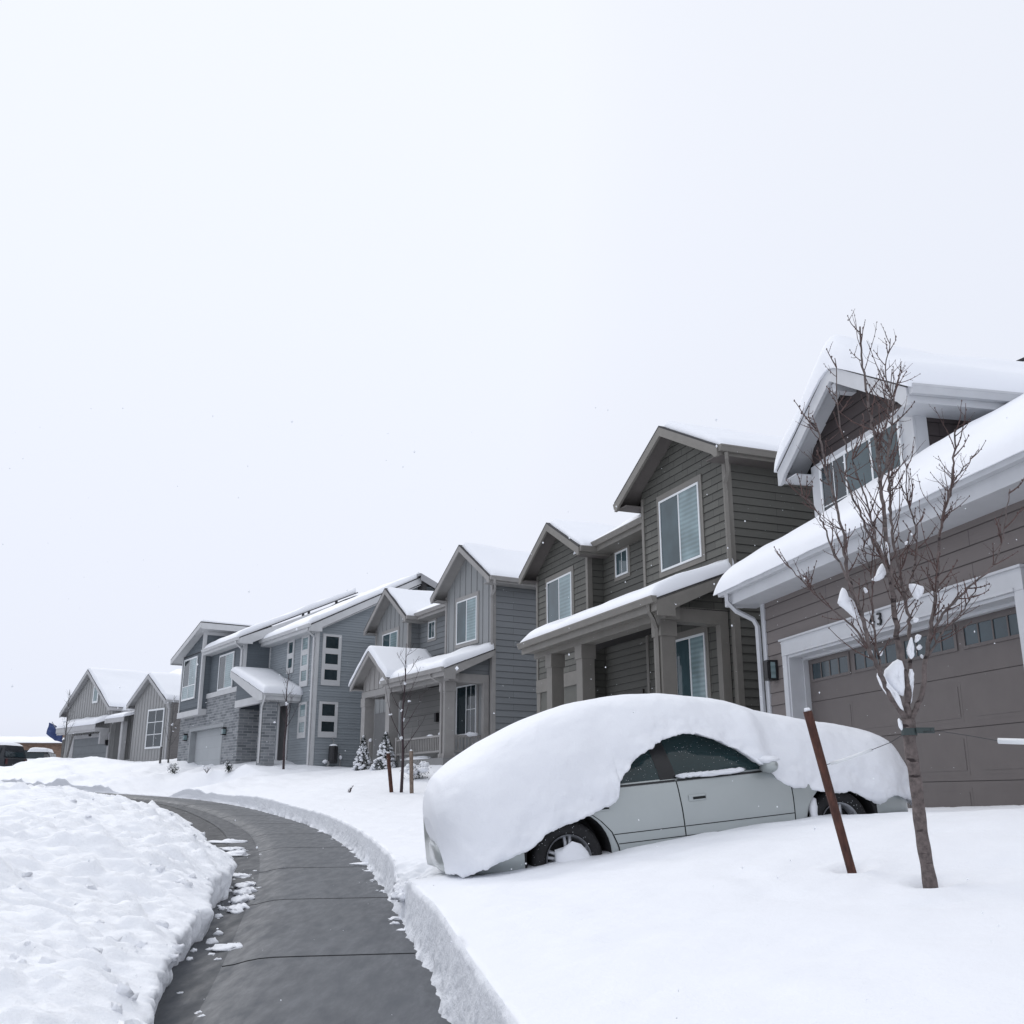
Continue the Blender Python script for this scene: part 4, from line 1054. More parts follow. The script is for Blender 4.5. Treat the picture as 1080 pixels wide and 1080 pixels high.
downspout(H, [(-40.15,-1.6,5.28),(-40.15,-1.6,5.15),(-40.4,-1.58,4.95),(-40.55,-1.56,4.8),(-40.55,-1.56,2.6)], trim4, .05)

# --- H5: ranch house with two steep gables at the bend
H5 = House(5, -66.0, 3.1, 'single storey grey board and batten house with two steep snowy gables at the far left')
H = H5; zb = 3.0
b5 = siding('weathered_grey_batten', (.34,.34,.336), 30, 30, .02, 1, 0)
t5 = paint('grey_trim_far', (.42,.42,.425), .6)
mb = MB()
uc = -70.78; zt = 9.55
batten_wall(mb, fm(0), zb, zt, lambda z: max(-74.6, uc-(zt-z)/.66), lambda z: min(-66.75, uc+(zt-z)/.66), .40, .06, .03)
uc2 = -61.15; zt2 = 8.45
batten_wall(mb, fm(0), zb, zt2, lambda z: max(-63.5, uc2-(zt2-z)/.63), lambda z: min(-58.4, uc2+(zt2-z)/.63), .40, .06, .03)
batten_wall(mb, fm(1.3), zb, 6.9, -66.75, -63.5, .40, .06, .03)
batten_wall(mb, sm(-66.75), zb, 6.9, .05, 1.3, .40, .06, .03)
mb.box(-74.58,-66.77,.021,10,zb,6.9); mb.box(-63.48,-58.42,.021,10,zb,6.9); mb.box(-66.7,-63.5,1.33,10,zb,6.9)
H.part(mb, 'wall', b5)
mb = MB(); lap_wall(mb, sm(-58.4), zb, 6.85, 0, 9, .2, .02, zb); H.part(mb, 'side_wall', siding('brown_grey_lap', (.17,.16,.155), .2, 3))
gable_roof(H, uc, 4.2, 9.75, .66, -.4, 8.0, t5, 3.9, 0, fh=.26, gutters=(False,False))
gable_roof(H, uc2, 2.75, 8.62, .63, -.4, 5.5, t5, 2.5, 0, fh=.24, gutters=(False,True))
for (c, hw, zp, sl, v1) in ((uc,4.2,9.75,.66,7.9),(uc2,2.75,8.62,.63,5.4)):
    zf = lambda u, v, c=c, zp=zp, sl=sl: zp+.02-sl*math.sqrt((u-c)**2+.003)
    snow_patch(H, zf, c-hw-.03, c+hw+.03, -.38, v1, .24, (.15,.15,.12,0), .3, c, rough=.3)
zm = lambda u, v: 6.75+.60*(v-.6)
mb = MB(); mb.slab([(-74.5,.6,zm(0,.6)),(-57.9,.6,zm(0,.6)),(-57.9,6.0,zm(0,6)),(-74.5,6.0,zm(0,6))], .05); mb.slab([(-74.5,6,zm(0,6)),(-57.9,6,zm(0,6)),(-57.9,11,zm(0,6)-3),(-74.5,11,zm(0,6)-3)], .05); H.part(mb, 'roof', M['shingle'])
mb = MB(); gutter_u(mb, -66.8,-63.6,.6,6.75); mb.box(-66.8,-63.6,.601,1.3,6.55,6.6); H.part(mb, 'gutter', t5)
snow_patch(H, zm, -70.5, -58.0, .5, 6.2, .3, (0,.2,.25,.3), .3, 2.5, 'long snow covered roof slope', rough=.25)
mb = MB(); mb.slab([(-67.2,5.6,10.22),(-65.4,5.6,10.20),(-65.4,6.0,10.32),(-67.2,6.0,10.34)], .10); H.part(mb, 'ridge_cap', M['shingle'])
# garage: hood, door
mb = MB(); sh = lambda u, v: 6.22+.36*v
mb.slab([(-73.5,-1.0,sh(0,-1.0)),(-66.9,-1.0,sh(0,-1.0)),(-66.9,-.035,sh(0,-.035)),(-73.5,-.035,sh(0,-.035))], .05); H.part(mb, 'hood_roof', M['shingle'])
mb = MB(); mb.box(-73.5,-66.9,-1.04,-1.001,5.5,5.84); mb.box(-73.45,-66.95,-.99,-.74,5.38,5.62); mb.box(-67.2,-66.95,-.735,-.035,5.38,5.62); mb.rect(fm(0),-73.2,-66.8,5.1,5.35,.03,.08); mb.rect(fm(0),-73.2,-72.6,3,5.099,.03,.08); mb.rect(fm(0),-67.0,-66.76,3,5.099,.03,.08)
mb.prism([(-67.15,4.6),(-66.95,4.6),(-66.95,5.38),(-67.15,5.38)], fm(-.1), 0, .5)
H.part(mb, 'garage_hood', t5)
snow_patch(H, sh, -73.55, -66.9, -1.08, -.04, .30, (.3,.3,.3,0), .2, 8.8, rough=.3)
mb = MB(); mb.rect(fm(0), -72.6,-67.0,3,5.1,.028,.04)
for z in (3.0,3.53,4.06,4.59): mb.rect(fm(0), -72.55,-67.05,z+.01,z+.5,.041,.06)
H.part(mb, 'garage_door', paint('slate_garage_door', (.15,.165,.175)))
mb = MB(); mb.rect(fm(0), -66.98,-66.8,4.5,4.85,.081,.25); mb.rect(fm(0),-69.9,-69.75,5.2,5.33,.081,.2); H.part(mb, 'wall_lamp', M['black_metal'])
window(H, fm(0), -61.25, -59.25, 4.2, 6.36, tuple((a,b,c,d,'dark_glass') for a,b in ((0,.5),(.5,1)) for c,d in ((0,.34),(.34,.68),(.68,1))), fw=.11, base=.03)
window(H, fm(0), -70.05, -69.45, 7.55, 8.75, ((0,1,0,1,'blind_glass'),), fw=.14, base=.03)
mb = MB(); mb.rect(fm(1.3), -65.6,-64.5,3.2,5.7,.03,.06); H.part(mb, 'front_door', paint('dark_grey_door', (.06,.065,.07)))
mb = MB(); mb.box(-64.4,-64.1,-.4,-.1,3.0,5.9); H.part(mb, 'porch_post', t5)
mb = MB(); ez = lambda u, v: 6.3+.25*v
mb.slab([(-66.4,-.6,ez(0,-.6)),(-63.52,-.6,ez(0,-.6)),(-63.52,1.26,ez(0,1.26)),(-66.4,1.26,ez(0,1.26))], .06); H.part(mb, 'entry_roof', M['shingle'])
mb = MB(); mb.box(-66.4,-63.52,-.64,-.601,5.85,6.13); H.part(mb, 'fascia', t5)
snow_patch(H, ez, -66.4, -63.54, -.66, 1.25, .2, (.2,.1,.2,0), .2, 4.4)
downspout(H, [(-58.3,-.35,6.75),(-58.3,-.3,6.6),(-58.5,-.08,6.3),(-58.52,-.06,3.1)], t5, .07)

# ------------------------------------------------------------------ the buried car
R0 = Vector((.49,9.0,.79)); F0 = Vector((3.05,9.75,1.05))
ax = (F0-R0).normalized(); lf = Vector((0,0,1)).cross(ax).normalized(); up = ax.cross(lf)
corg = (R0+F0)/2 + lf*.80 - up*.315
CM = Matrix(((ax.x,lf.x,up.x,corg.x),(ax.y,lf.y,up.y,corg.y),(ax.z,lf.z,up.z,corg.z),(0,0,0,1)))
car = empty('parked_car', None, 'silver green sedan buried under a thick dome of snow in the driveway', 'car', mat=CM)
carpaint = mat('silver_green_paint', (.40,.43,.425), .32, .4); vary(carpaint, (.40,.43,.425), .02, 4)
bsdf(carpaint).inputs['Coat Weight'].default_value = .5; bsdf(carpaint).inputs['Coat Roughness'].default_value = .08
M['rubber'] = mat('tyre_rubber', (.012,.012,.013), .8); vary(M['rubber'], (.012,.012,.013), .4, 30, bump=.3)
M['alloy'] = mat('alloy_rim', (.42,.43,.45), .35, .7); vary(M['alloy'], (.42,.43,.45), .1, 12)
M['car_glass'] = glassmat('tinted_car_glass', (.010,.030,.032), .03)
def flecks(m, scale, lo, col=(.62,.64,.67)):
    '''stuck flakes: small white specks on the surface'''
    v = objco(m); n = nd(m, 'ShaderNodeTexVoronoi', Scale=scale); lk(m, v, n.inputs['Vector'])
    g = nd(m, 'ShaderNodeTexNoise', Scale=scale*.12, Detail=2); lk(m, v, g.inputs['Vector'])
    a = nd(m, 'ShaderNodeMath', operation='MULTIPLY_ADD'); a.inputs[1].default_value = -.25; a.inputs[2].default_value = .0; lk(m, g.outputs['Fac'], a.inputs[0])
    s_ = nd(m, 'ShaderNodeMath', operation='ADD'); lk(m, n.outputs['Distance'], s_.inputs[0]); lk(m, a.outputs[0], s_.inputs[1])
    r = nd(m, 'ShaderNodeMapRange'); r.inputs['From Min'].default_value = lo; r.inputs['From Max'].default_value = lo-.06; lk(m, s_.outputs[0], r.inputs['Value'])
    mx_ = nd(m, 'ShaderNodeMix'); mx_.data_type = 'RGBA'; lk(m, r.outputs['Result'], mx_.inputs['Factor']); lk(m, bsdf(m).inputs['Base Color'].links[0].from_socket, mx_.inputs[6]); mx_.inputs[7].default_value = (*col,1)
    lk(m, mx_.outputs[2], bsdf(m).inputs['Base Color'])
flecks(M['car_glass'], 48, -.02); flecks(M['rubber'], 40, .0)
def cw(x): return .885*(1-.21*(abs(x)/2.42)**5)
def cdeck(x):
    return float(np.interp(x, [-2.42,-2.3,-1.7,-1.2,.7,1.05,1.7,2.2,2.42], [.86,.95,1.0,.97,.97,.96,.88,.76,.66]))
def csect(x):
    w = cw(x); zd = cdeck(x); zs = float(np.interp(abs(x), [0,1.8,2.42], [.20,.22,.30])); e = min(1, (2.42-abs(x))/.12)
    zb_ = min(.875, zd-.06)
    return [(w*.90,zs),(w*.975,zs+.05),(w*.992,zs+.15),(w*1.0,.52),(w*.998,.62),(w*.985,.70),(w*.965,(.70+zb_)/2+.02),(w*.935,zb_),(w*.86,zd-.02),(w*.55,zd+.012),(0,zd+.02)]
def side_y(x, z):
    p = csect(x); return float(np.interp(z, [q[1] for q in p[:9]], [q[0] for q in p[:9]]))
xs = np.concatenate([[-2.42,-2.40,-2.36,-2.30,-2.2], np.linspace(-2.05,2.05,42), [2.2,2.30,2.36,2.40,2.42]])
P = []
for x in xs:
    p = csect(x); k = 1.0 if abs(x) < 2.36 else {2.40:.96,2.42:.90}.get(round(abs(x),2), .985)
    xx = x if -1.8 < x < 1.6 else (-1.8+(x+1.8)*.78 if x < 0 else 1.6+(x-1.6)*.72)
    ring = [(xx,-y*k,z) for y,z in p] + [(xx,y*k,z) for y,z in p[::-1][1:]]
    P.append(ring)
P = np.array(P); mb = MB(); n, m_ = P.shape[:2]
mb.v = [tuple(q) for q in P.reshape(-1,3)]
for i in range(n-1):
    for j in range(m_):
        mb.f.append((i*m_+j, i*m_+(j+1)%m_, (i+1)*m_+(j+1)%m_, (i+1)*m_+j)); mb.m.append(0)
mb.f += [tuple(range(m_)), tuple((n-1)*m_+j for j in range(m_))[::-1]]; mb.m += [0,0]
body = mb.build('body', carpaint, car, smooth=True)
AX = (-1.36, 1.30)
cut = MB()
for a in AX:
    for s in (-1,1):
        ring0 = [(a+.375*math.cos(t), s*.60, .335+.375*math.sin(t)) for t in np.linspace(0,2*math.pi,40,endpoint=False)]
        ring1 = [(x, s*1.1, z) for x,y,z in ring0]
        cut.add(ring0+ring1, [tuple(range(40)), tuple(range(40,80))[::-1]] + [(i,(i+1)%40,40+(i+1)%40,40+i) for i in range(40)])
co_ = cut.build('arch_cutter', M['dark_in'], car)
bpy.context.view_layer.update()
md = body.modifiers.new('arches', 'BOOLEAN'); md.operation = 'DIFFERENCE'; md.object = co_; md.solver = 'EXACT'
me = bpy.data.meshes.new_from_object(body.evaluated_get(bpy.context.evaluated_depsgraph_get()))
body.modifiers.clear(); body.data = me; me.name = 'body'
me.materials.clear(); me.materials.append(carpaint); me.materials.append(M['dark_in'])
for p in me.polygons:
    c = p.center
    inside = any(abs(math.hypot(c.x-a, c.z-.335)-.375) < .03 and abs(c.y) < .86 for a in AX) or (abs(abs(c.y)-.60) < .01 and abs(p.normal.y) > .9)
    p.material_index = 1 if inside else 0
bpy.data.objects.remove(co_)
# greenhouse: roof, pillars
def gsect(x):
    """half profile of the cabin at x"""
    zt = float(np.interp(x, [-1.72,-1.45,-1.0,-.5,0,.25,.6,1.0], [1.0,1.14,1.33,1.395,1.405,1.38,1.20,.97]))
    zb_ = .86; yb = .815
    k = max(.02, (zt-zb_)/(1.40-zb_))
    return [(yb,zb_),(yb-.02*k,zb_+.10*k),(yb-.215*k*.9,zt-.09*k),(yb-.30*k,zt-.03*k),(yb-.45*k,zt-.006),(0,zt)]
gx = np.linspace(-1.72, 1.0, 34); P = []
for x in gx:
    p = gsect(x); P.append([(x,-y,z) for y,z in p] + [(x,y,z) for y,z in p[::-1][1:]])
mb = MB(); mb.grid(np.array(P)); mb.build('cabin', carpaint, car, smooth=True)
def cab_y(x, z):
    p = gsect(x); return float(np.interp(z, [q[1] for q in p], [q[0] for q in p]))
def glass_patch(poly_bot, poly_top, n, off):
    """strip between a lower and an upper curve on the near flank"""
    xs_ = np.linspace(0,1,n); G_ = []
    for t in xs_:
        xb = poly_bot[0][0]+(poly_bot[1][0]-poly_bot[0][0])*t; zb_ = poly_bot[0][1]+(poly_bot[1][1]-poly_bot[0][1])*t
        xt = np.interp(t, np.linspace(0,1,len(poly_top)), [q[0] for q in poly_top]); zt = np.interp(t, np.linspace(0,1,len(poly_top)), [q[1] for q in poly_top])
        G_.append([(xb+(xt-xb)*f, -(max(cab_y(xb+(xt-xb)*f, zb_+(zt-zb_)*f), .05)+off), zb_+(zt-zb_)*f) for f in np.linspace(0,1,8)])
    mb = MB(); mb.grid(np.array(G_)); return mb
g_bl = mat('black_window_frame', (.008,.008,.009), .35); vary(g_bl, (.008,.008,.009), .2, 10)
mb = glass_patch([(-1.12,.872),(.74,.872)], [(-.98,1.22),(-.6,1.30),(-.2,1.315),(.1,1.29),(.40,1.14),(.70,.90)], 30, .006); mb.build('window_frame', g_bl, car, smooth=True)
for nm, a, b in (('rear_side_window', [(-1.04,.885),(-.43,.885)], [(-.93,1.19),(-.68,1.27),(-.47,1.285)]),
                 ('front_side_window', [(-.29,.885),(.60,.885)], [(-.34,1.285),(-.1,1.285),(.1,1.25),(.36,1.10),(.58,.905)])):
    glass_patch(a, b, 20, .011).build(nm, M['car_glass'], car, smooth=True)
# pale seat edge seen through the glass and the black pillar between the doors
mb = glass_patch([(-.44,.873),(-.28,.873)], [(-.48,1.30),(-.33,1.30)], 4, .014); mb.build('door_pillar', g_bl, car, smooth=True)
# doors: skins a hair proud of the body, dark gaps between
def skin(xa, xb, z0, z1, off, nx=24, nz=14, xfun=None):
    G_ = []
    for i in range(nx+1):
        row = []
        for j in range(nz+1):
            z = z0+(z1-z0)*j/nz
            a = xa(z) if callable(xa) else xa; b = xb(z) if callable(xb) else xb
            x = a+(b-a)*i/nx
            row.append((x, -(side_y(x,z)+off), z))
        G_.append(row)
    mb = MB(); mb.grid(np.array(G_)); return mb
zt_ = .862
rear_edge = lambda z: -1.36+math.sqrt(max(0, .47**2-max(0, z-.30)**2*.62)) - max(0,(z-.55))*1.75*max(0,(z-.45)) if z < .85 else -1.15
rear_edge = lambda z: float(np.interp(z, [.22,.38,.50,.60,.70,.80,.87], [-.90,-.92,-.97,-1.06,-1.19,-1.27,-1.29]))
bp_ = lambda z: -.285 + (z-.4)*-.02
fr_e = lambda z: .82 + (z-.6)*.05
gapm = mat('door_gap', (.01,.012,.012), .8); vary(gapm, (.01,.012,.012), .2, 8)
fd_ = skin(lambda z: bp_(z)+.006, lambda z: fr_e(z)-.006, .235, zt_, .006).build('front_door', carpaint, car, smooth=True)
rd_ = skin(lambda z: rear_edge(z)+.006, lambda z: bp_(z)-.006, .235, zt_, .006).build('rear_door', carpaint, car, smooth=True)
for fn, par in ((bp_, fd_), (fr_e, fd_), (rear_edge, rd_)):
    skin(lambda z: fn(z)-.0055, lambda z: fn(z)+.0055, .235, zt_, .0045, 1, 24).build('door_gap', gapm, par)
for par, a, b in ((fd_, lambda z: bp_(z)+.008, lambda z: fr_e(z)-.008), (rd_, lambda z: rear_edge(z)+.008, lambda z: bp_(z)-.008)):
    for z in (.395,.475): skin(a, b, z-.0035, z+.0035, .0085, 16, 1).build('door_moulding', gapm, par)
    skin(a, b, .855, .872, .012, 16, 2).build('window_seal', g_bl, par)
for hx, par in ((-.13, fd_), (-1.05, rd_)):
    y = -(side_y(hx,.70)+.006)
    mb = MB(); mb.box(hx-.085,hx+.085,y-.012,y+.004,.672,.728); hd = mb.build('door_handle', carpaint, par, bevel=.008)
    mb = MB(); mb.box(hx-.045,hx+.078,y-.0145,y-.0125,.688,.710); mb.build('handle_recess', gapm, hd)
mb = MB(); mb.ball((.60,-.93,.905), .10, (.75,1.0,.62), 14, 10); mb.tube([(.58,-.80,.88),(.59,-.90,.885)], .03, 8); mb.build('wing_mirror', carpaint, car, smooth=True)
# rear bumper roll and wheels
mb = MB(); G_ = []
for t in np.linspace(-1, 1, 30):
    y = .02+.60*t; xb = -2.43 + .22*max(0,(y+.9)/1.8) + .10*abs(t)**4
    G_.append([(xb+dx, y, z) for dx, z in ((.16,.58),(.03,.575),(-.015,.55),(-.035,.50),(-.035,.42),(-.02,.34),(.02,.29),(.16,.28))])
mb.grid(np.array(G_)); mb.build('rear_bumper', carpaint, car, smooth=True)
for a in AX:
    for s in (-1,1):
        mb = MB(); pr = [(.20,.02),(.235,.0),(.285,.0),(.31,.03),(.315,.10),(.30,.19),(.2,.20)]
        ring = []
        for t in np.linspace(0,2*math.pi,48,endpoint=False):
            ring.append([(a+r*math.cos(t), s*(.845-d), .315+r*math.sin(t)) for r,d in pr])
        ring.append(ring[0]); mb.grid(np.array(ring)); ty = mb.build('wheel', M['rubber'], car, smooth=True)
        mb = MB(); ring = []
        for t in np.linspace(0,2*math.pi,48,endpoint=False):
            ring.append([(a+r*math.cos(t), s*(.842-d), .315+r*math.sin(t)) for r,d in [(.203,.0),(.19,.01),(.182,.04),(.17,.09)]])
        ring.append(ring[0]); mb.grid(np.array(ring))
        for q in range(5):
            t0 = q*2*math.pi/5+.3
            c, sn = math.cos(t0), math.sin(t0)
            for dt in (-.13,.13):
                p0 = (a+.05*math.cos(t0+dt*2), s*.825, .315+.05*math.sin(t0+dt*2)); p1 = (a+.188*math.cos(t0+dt), s*.822, .315+.188*math.sin(t0+dt))
                mb.tube([p0,p1], [.022,.016], 6)
        mb.tube([(a,s*.79,.315),(a,s*.835,.315)], .055, 14)
        mb.build('rim', M['alloy'], ty, smooth=True)
        mb = MB(); mb.tube([(a,s*.70,.315),(a,s*.74,.315)], .19, 24); mb.build('wheel_shade_disc', M['dark_in'], ty)  # dark disc added behind the rim, standing in for wheel-well shade
# snow packed in the near wheels
mb = MB()
mb.ball((-1.33,-.87,.21), .22, (1.0,.32,.9), 14, 10, .35); mb.ball((-1.62,-.82,.60), .07, (1.2,.5,.5), 10, 7, .5); mb.ball((1.03,-.84,.45), .09, (.6,.4,1.5), 10, 8, .5); mb.ball((1.07,-.86,.33),.07,(.7,.4,1.2),10,8,.5)
mb.build('wheel_snow', M['snow_car'], car, smooth=True)
# the snow: lofted over the whole car, its ragged lower edge measured from the photograph
lowR = [(-2.42,.30),(-2.37,.27),(-2.21,.31),(-1.96,.385),(-1.71,.45),(-1.58,.55),(-1.45,.585),(-1.19,.65),(-.92,.735),(-.875,.80),(-.865,.90),(-.80,.97),(-.6,1.12),(-.4,1.215),(-.19,1.262),(-.02,1.245),(.16,1.175),(.33,1.085),(.5,.955),(.60,.86),(.68,.79),(.85,.69),(1.06,.655),(1.23,.60),(1.44,.605),(1.61,.51),(1.71,.46),(1.88,.53),(2.0,.50),(2.3,.42),(2.55,.36)]
topz = [(-2.50,.75),(-2.46,.97),(-2.38,1.09),(-2.2,1.205),(-1.97,1.30),(-1.41,1.53),(-1.02,1.635),(-.54,1.685),(-.05,1.67),(.45,1.59),(.94,1.43),(1.45,1.29),(1.98,1.18),(2.24,1.08),(2.42,.92),(2.52,.72)]
xq = np.concatenate([np.linspace(-2.50,-2.40,8), np.linspace(-2.385,-1.0,80)[:-1], np.linspace(-1.0,-.8,26)[:-1], np.linspace(-.8,.9,110)[:-1], np.linspace(.9,2.40,86)[:-1], np.linspace(2.40,2.52,9)])
lo_i = lambda x: float(np.interp(x, [q[0] for q in lowR], [q[1] for q in lowR]))
def top_i(x):
    a = [q[0] for q in topz]; b = [q[1] for q in topz]
    return float(np.mean([np.interp(x+d, a, b) for d in (-.1,-.05,0,.05,.1)])) if -2.3 < x < 2.2 else float(np.interp(x, a, b))
NA = 64; G_ = []
def blanket(x, th, zl0, zt, full):
    c = max(0, math.cos(th))**.60; s_ = math.sin(th)**.90
    return full*c, zl0+(zt-zl0)*s_
for x in xq:
    zl = lo_i(x) + .014*noise.noise((x*7,1,2)) + .012*noise.noise((x*23,4,2)) + .006*noise.noise((x*60,4,7))
    zl0 = float(np.interp(x, [-2.6,-2.2,-1.2,-.6,2.2,2.6], [.22,.28,.45,.55,.52,.34]))
    zt = max(top_i(x), zl+.10)
    endk = math.sqrt(max(.03, 1-max(0,(x-1.68)/.88)**2)) if x > 0 else math.sqrt(max(.03, 1-max(0,(-x-1.98)/.60)**2.4))
    full = (.965+.02*noise.noise((x*.8,3,3)))*endk
    sv = min(.999, max(0.0, (zl-zl0)/(zt-zl0))); th0 = math.asin(sv**(1/.90))
    q_ = max(0, min(1, (x-.56)/.16)); full -= .075*q_*q_*(3-2*q_)*endk
    row = []
    for j in range(NA+1):
        th = th0+(math.pi/2-th0)*j/NA
        y, z = blanket(x, th, zl0, zt, full)
        f = j/NA
        k = .036*fbm((x*1.3, y*1.3, z*1.3+5), 3) + .015*noise.noise((x*4,y*4,z*4)) + .006*noise.noise((x*13,y*13,z*13)) + .045*max(0,.25-f)/.25*fbm((x*4.5, z*6, 9.0), 4)
        row.append((x, -(y+k), z+k*.4*f))
    y0 = -row[0][1]; zc = min(max(zl,.3),1.36)
    yi = (cab_y(min(max(x,-1.7),.95), zc) if zl > .88 else side_y(min(max(x,-2.2),2.3), zc)) - .03
    yi = min(yi*endk, y0-.03)
    row = [(x, -yi*.9, zl+.05), (x, -yi, zl+.028), (x, -(yi*.45+y0*.55), zl+.012), (x, -(y0-.012), zl-.004)] + row
    for j in range(1, NA+1):
        th = math.pi/2*(NA-j)/NA
        y, z = blanket(x, th, .6, zt, full)
        k = .03*fbm((x*1.3, -y*1.3, z*1.3+5), 3)
        row.append((x, y+k, z))
    row.append((x, full*.8, .58))
    if x < -1.8: row = [(px_+.22*max(0,(py_+.9)/1.8)*(-1.8-x)/.7, py_, pz_) for px_, py_, pz_ in row]
    if x < -2.15: row = [(px_+.10*max(0,min(1,(.80-pz_)/.45))*min(1,(-2.15-x)/.25), py_, pz_) for px_, py_, pz_ in row]
    G_.append(row)
G_ = np.array(G_)
mb = MB(); mb.grid(G_, flip=False)
a0 = [tuple(range(G_.shape[1]))]; mb.add([tuple(p) for p in G_[0]], a0); mb.add([tuple(p) for p in G_[-1]], a0)
o = mb.build('snow_cover', M['snow_car'], car, smooth=True); o['label'] = 'thick smooth snow covering the sedan, broken away at the side windows'
mb = MB()
for q in range(9): mb.ball((-.22+.07*q, -.845, .895), .035, (1.6,.8,.55), 8, 6, .5)
mb.ball((.15,-.85,.89),.05,(4.2,.7,.42),16,8,.5)
mb.ball((.60,-.92,.955), .10, (1.0,.95,.38), 12, 8, .3)
mb.build('sill_snow', M['snow_car'], car, smooth=True)

# ------------------------------------------------------------------ trees, stakes, shrubs
def barkmat(name, col, hue, ring=False):
    m = mat(name, col, .8)
    v = objco(m, (1,1,.35) if not ring else (1,1,1))
    n = nd(m, 'ShaderNodeTexNoise', Scale=28, Detail=6, Roughness=.65); lk(m, v, n.inputs['Vector'])
    r = nd(m, 'ShaderNodeValToRGB'); r.color_ramp.elements[0].position=.32; r.color_ramp.elements[1].position=.68
    r.color_ramp.elements[0].color=(*[c*.6 for c in col],1); r.color_ramp.elements[1].color=(*hue,1)
    lk(m, n.outputs['Fac'], r.inputs['Fac'])
    out = r.outputs['Color']
    if ring:      # dark lenticel bands across the stem
        t = nd(m, 'ShaderNodeTexCoord'); mp = nd(m, 'ShaderNodeMapping'); mp.inputs['Scale'].default_value=(9,9,26); lk(m, t.outputs['Object'], mp.inputs['Vector'])
        n2 = nd(m, 'ShaderNodeTexNoise', Scale=1.0, Detail=3); lk(m, mp.outputs['Vector'], n2.inputs['Vector'])
        mr = nd(m, 'ShaderNodeMapRange'); mr.inputs['From Min'].default_value=.60; mr.inputs['From Max'].default_value=.66; lk(m, n2.outputs['Fac'], mr.inputs['Value'])
        mx = nd(m, 'ShaderNodeMix'); mx.data_type='RGBA'; lk(m, mr.outputs['Result'], mx.inputs['Factor']); lk(m, out, mx.inputs[6]); mx.inputs[7].default_value=(.022,.014,.014,1)
        out = mx.outputs[2]
    lk(m, out, bsdf(m).inputs['Base Color'])
    b = nd(m, 'ShaderNodeBump', Strength=.5, Distance=.006); lk(m, n.outputs['Fac'], b.inputs['Height']); lk(m, b.outputs['Normal'], bsdf(m).inputs['Normal'])
    return m
M['bark'] = barkmat('grey_brown_bark', (.105,.084,.080), (.17,.138,.130), True)
M['twig'] = barkmat('red_brown_twig', (.070,.040,.036), (.135,.082,.074))
M['bark_dark'] = barkmat('dark_plum_bark', (.035,.022,.026), (.07,.045,.05))
M['bark_grey'] = barkmat('grey_bark', (.10,.10,.10), (.17,.165,.16))
M['stake_red'] = barkmat('rust_red_stake', (.050,.018,.013), (.105,.040,.026))
M['stake_tan'] = barkmat('tan_stake', (.17,.125,.095), (.27,.21,.17))

def smooth_path(pts, n):
    pts = np.array(pts, float); P = np.vstack([2*pts[0]-pts[1], pts, 2*pts[-1]-pts[-2]]); out = []
    for i in range(1, len(P)-2):
        for t in np.linspace(0,1,n,endpoint=False):
            a,b,c,d = P[i-1],P[i],P[i+1],P[i+2]
            out.append(.5*((2*b)+(-a+c)*t+(2*a-5*b+4*c-d)*t*t+(-a+3*b-3*c+d)*t**3))
    out.append(P[-2]); return np.array(out)
def twigs_on(mb, path, r0, rnd, count, lmin, lmax, start=.15, level=0, up_=.9):
    n = len(path)
    for k in range(count):
        f = start + (1-start)*rnd.random(); i = min(n-2, int(f*(n-1)))
        p = path[i]; d = path[i+1]-path[i]; d = d/ (np.linalg.norm(d)+1e-9)
        s = np.array([rnd.gauss(0,1), rnd.gauss(0,1), rnd.gauss(.2,.5)]); s -= d*s.dot(d); s /= np.linalg.norm(s)+1e-9
        L = lmin+(lmax-lmin)*rnd.random()*(1.15-f*.6)
        a = d*.72 + s*.75; a /= np.linalg.norm(a)
        pts = [p]; nseg = 5
        for q in range(nseg):
            a = a + np.array([rnd.gauss(0,.10),rnd.gauss(0,.10),.10*up_]) ; a /= np.linalg.norm(a)
            pts.append(pts[-1]+a*L/nseg)
        pts = np.array(pts); rr = min(r0*.5, .0045)*(.7+.5*rnd.random())
        mb.tube(pts, [rr*(1-.62*q/nseg) for q in range(nseg+1)], 4)
        mb.ball(tuple(pts[-1]), rr*.9, (1,1,1.8), 5, 4)
        for q in (2,3,4):
            if rnd.random() < .6: mb.ball(tuple(pts[q]+np.array([rnd.gauss(0,1),rnd.gauss(0,1),0])*rr*.9), rr*1.05, (1,1,1.5), 5, 3)
        if level > 0: twigs_on(mb, pts, rr, rnd, rnd.randint(1,2), lmin*.5, lmax*.45, .3, level-1, up_)
tb = (2.34, 6.0, snz(2.34,6.0)-.03)
tree = empty('young_tree', tb, 'bare young tree with ringed trunk and snow in its forks before the taupe garage', 'tree', 'young staked trees')
rnd = random.Random(5)
mb = MB()
tp = smooth_path([(0,0,-.1),(-.002,0,.03),(-.02,0,.30),(-.02,.005,.56),(-.03,.005,.77),(-.032,0,.93)], 8)
rad = np.interp(tp[:,2], [-.1,.0,.1,.5,.8,.88,.93], [.044,.041,.037,.035,.036,.042,.040])
mb.tube(tp, list(rad*(1+.05*np.sin(tp[:,2]*37))), 12)
mb.build('trunk', M['bark'], tree, smooth=True)
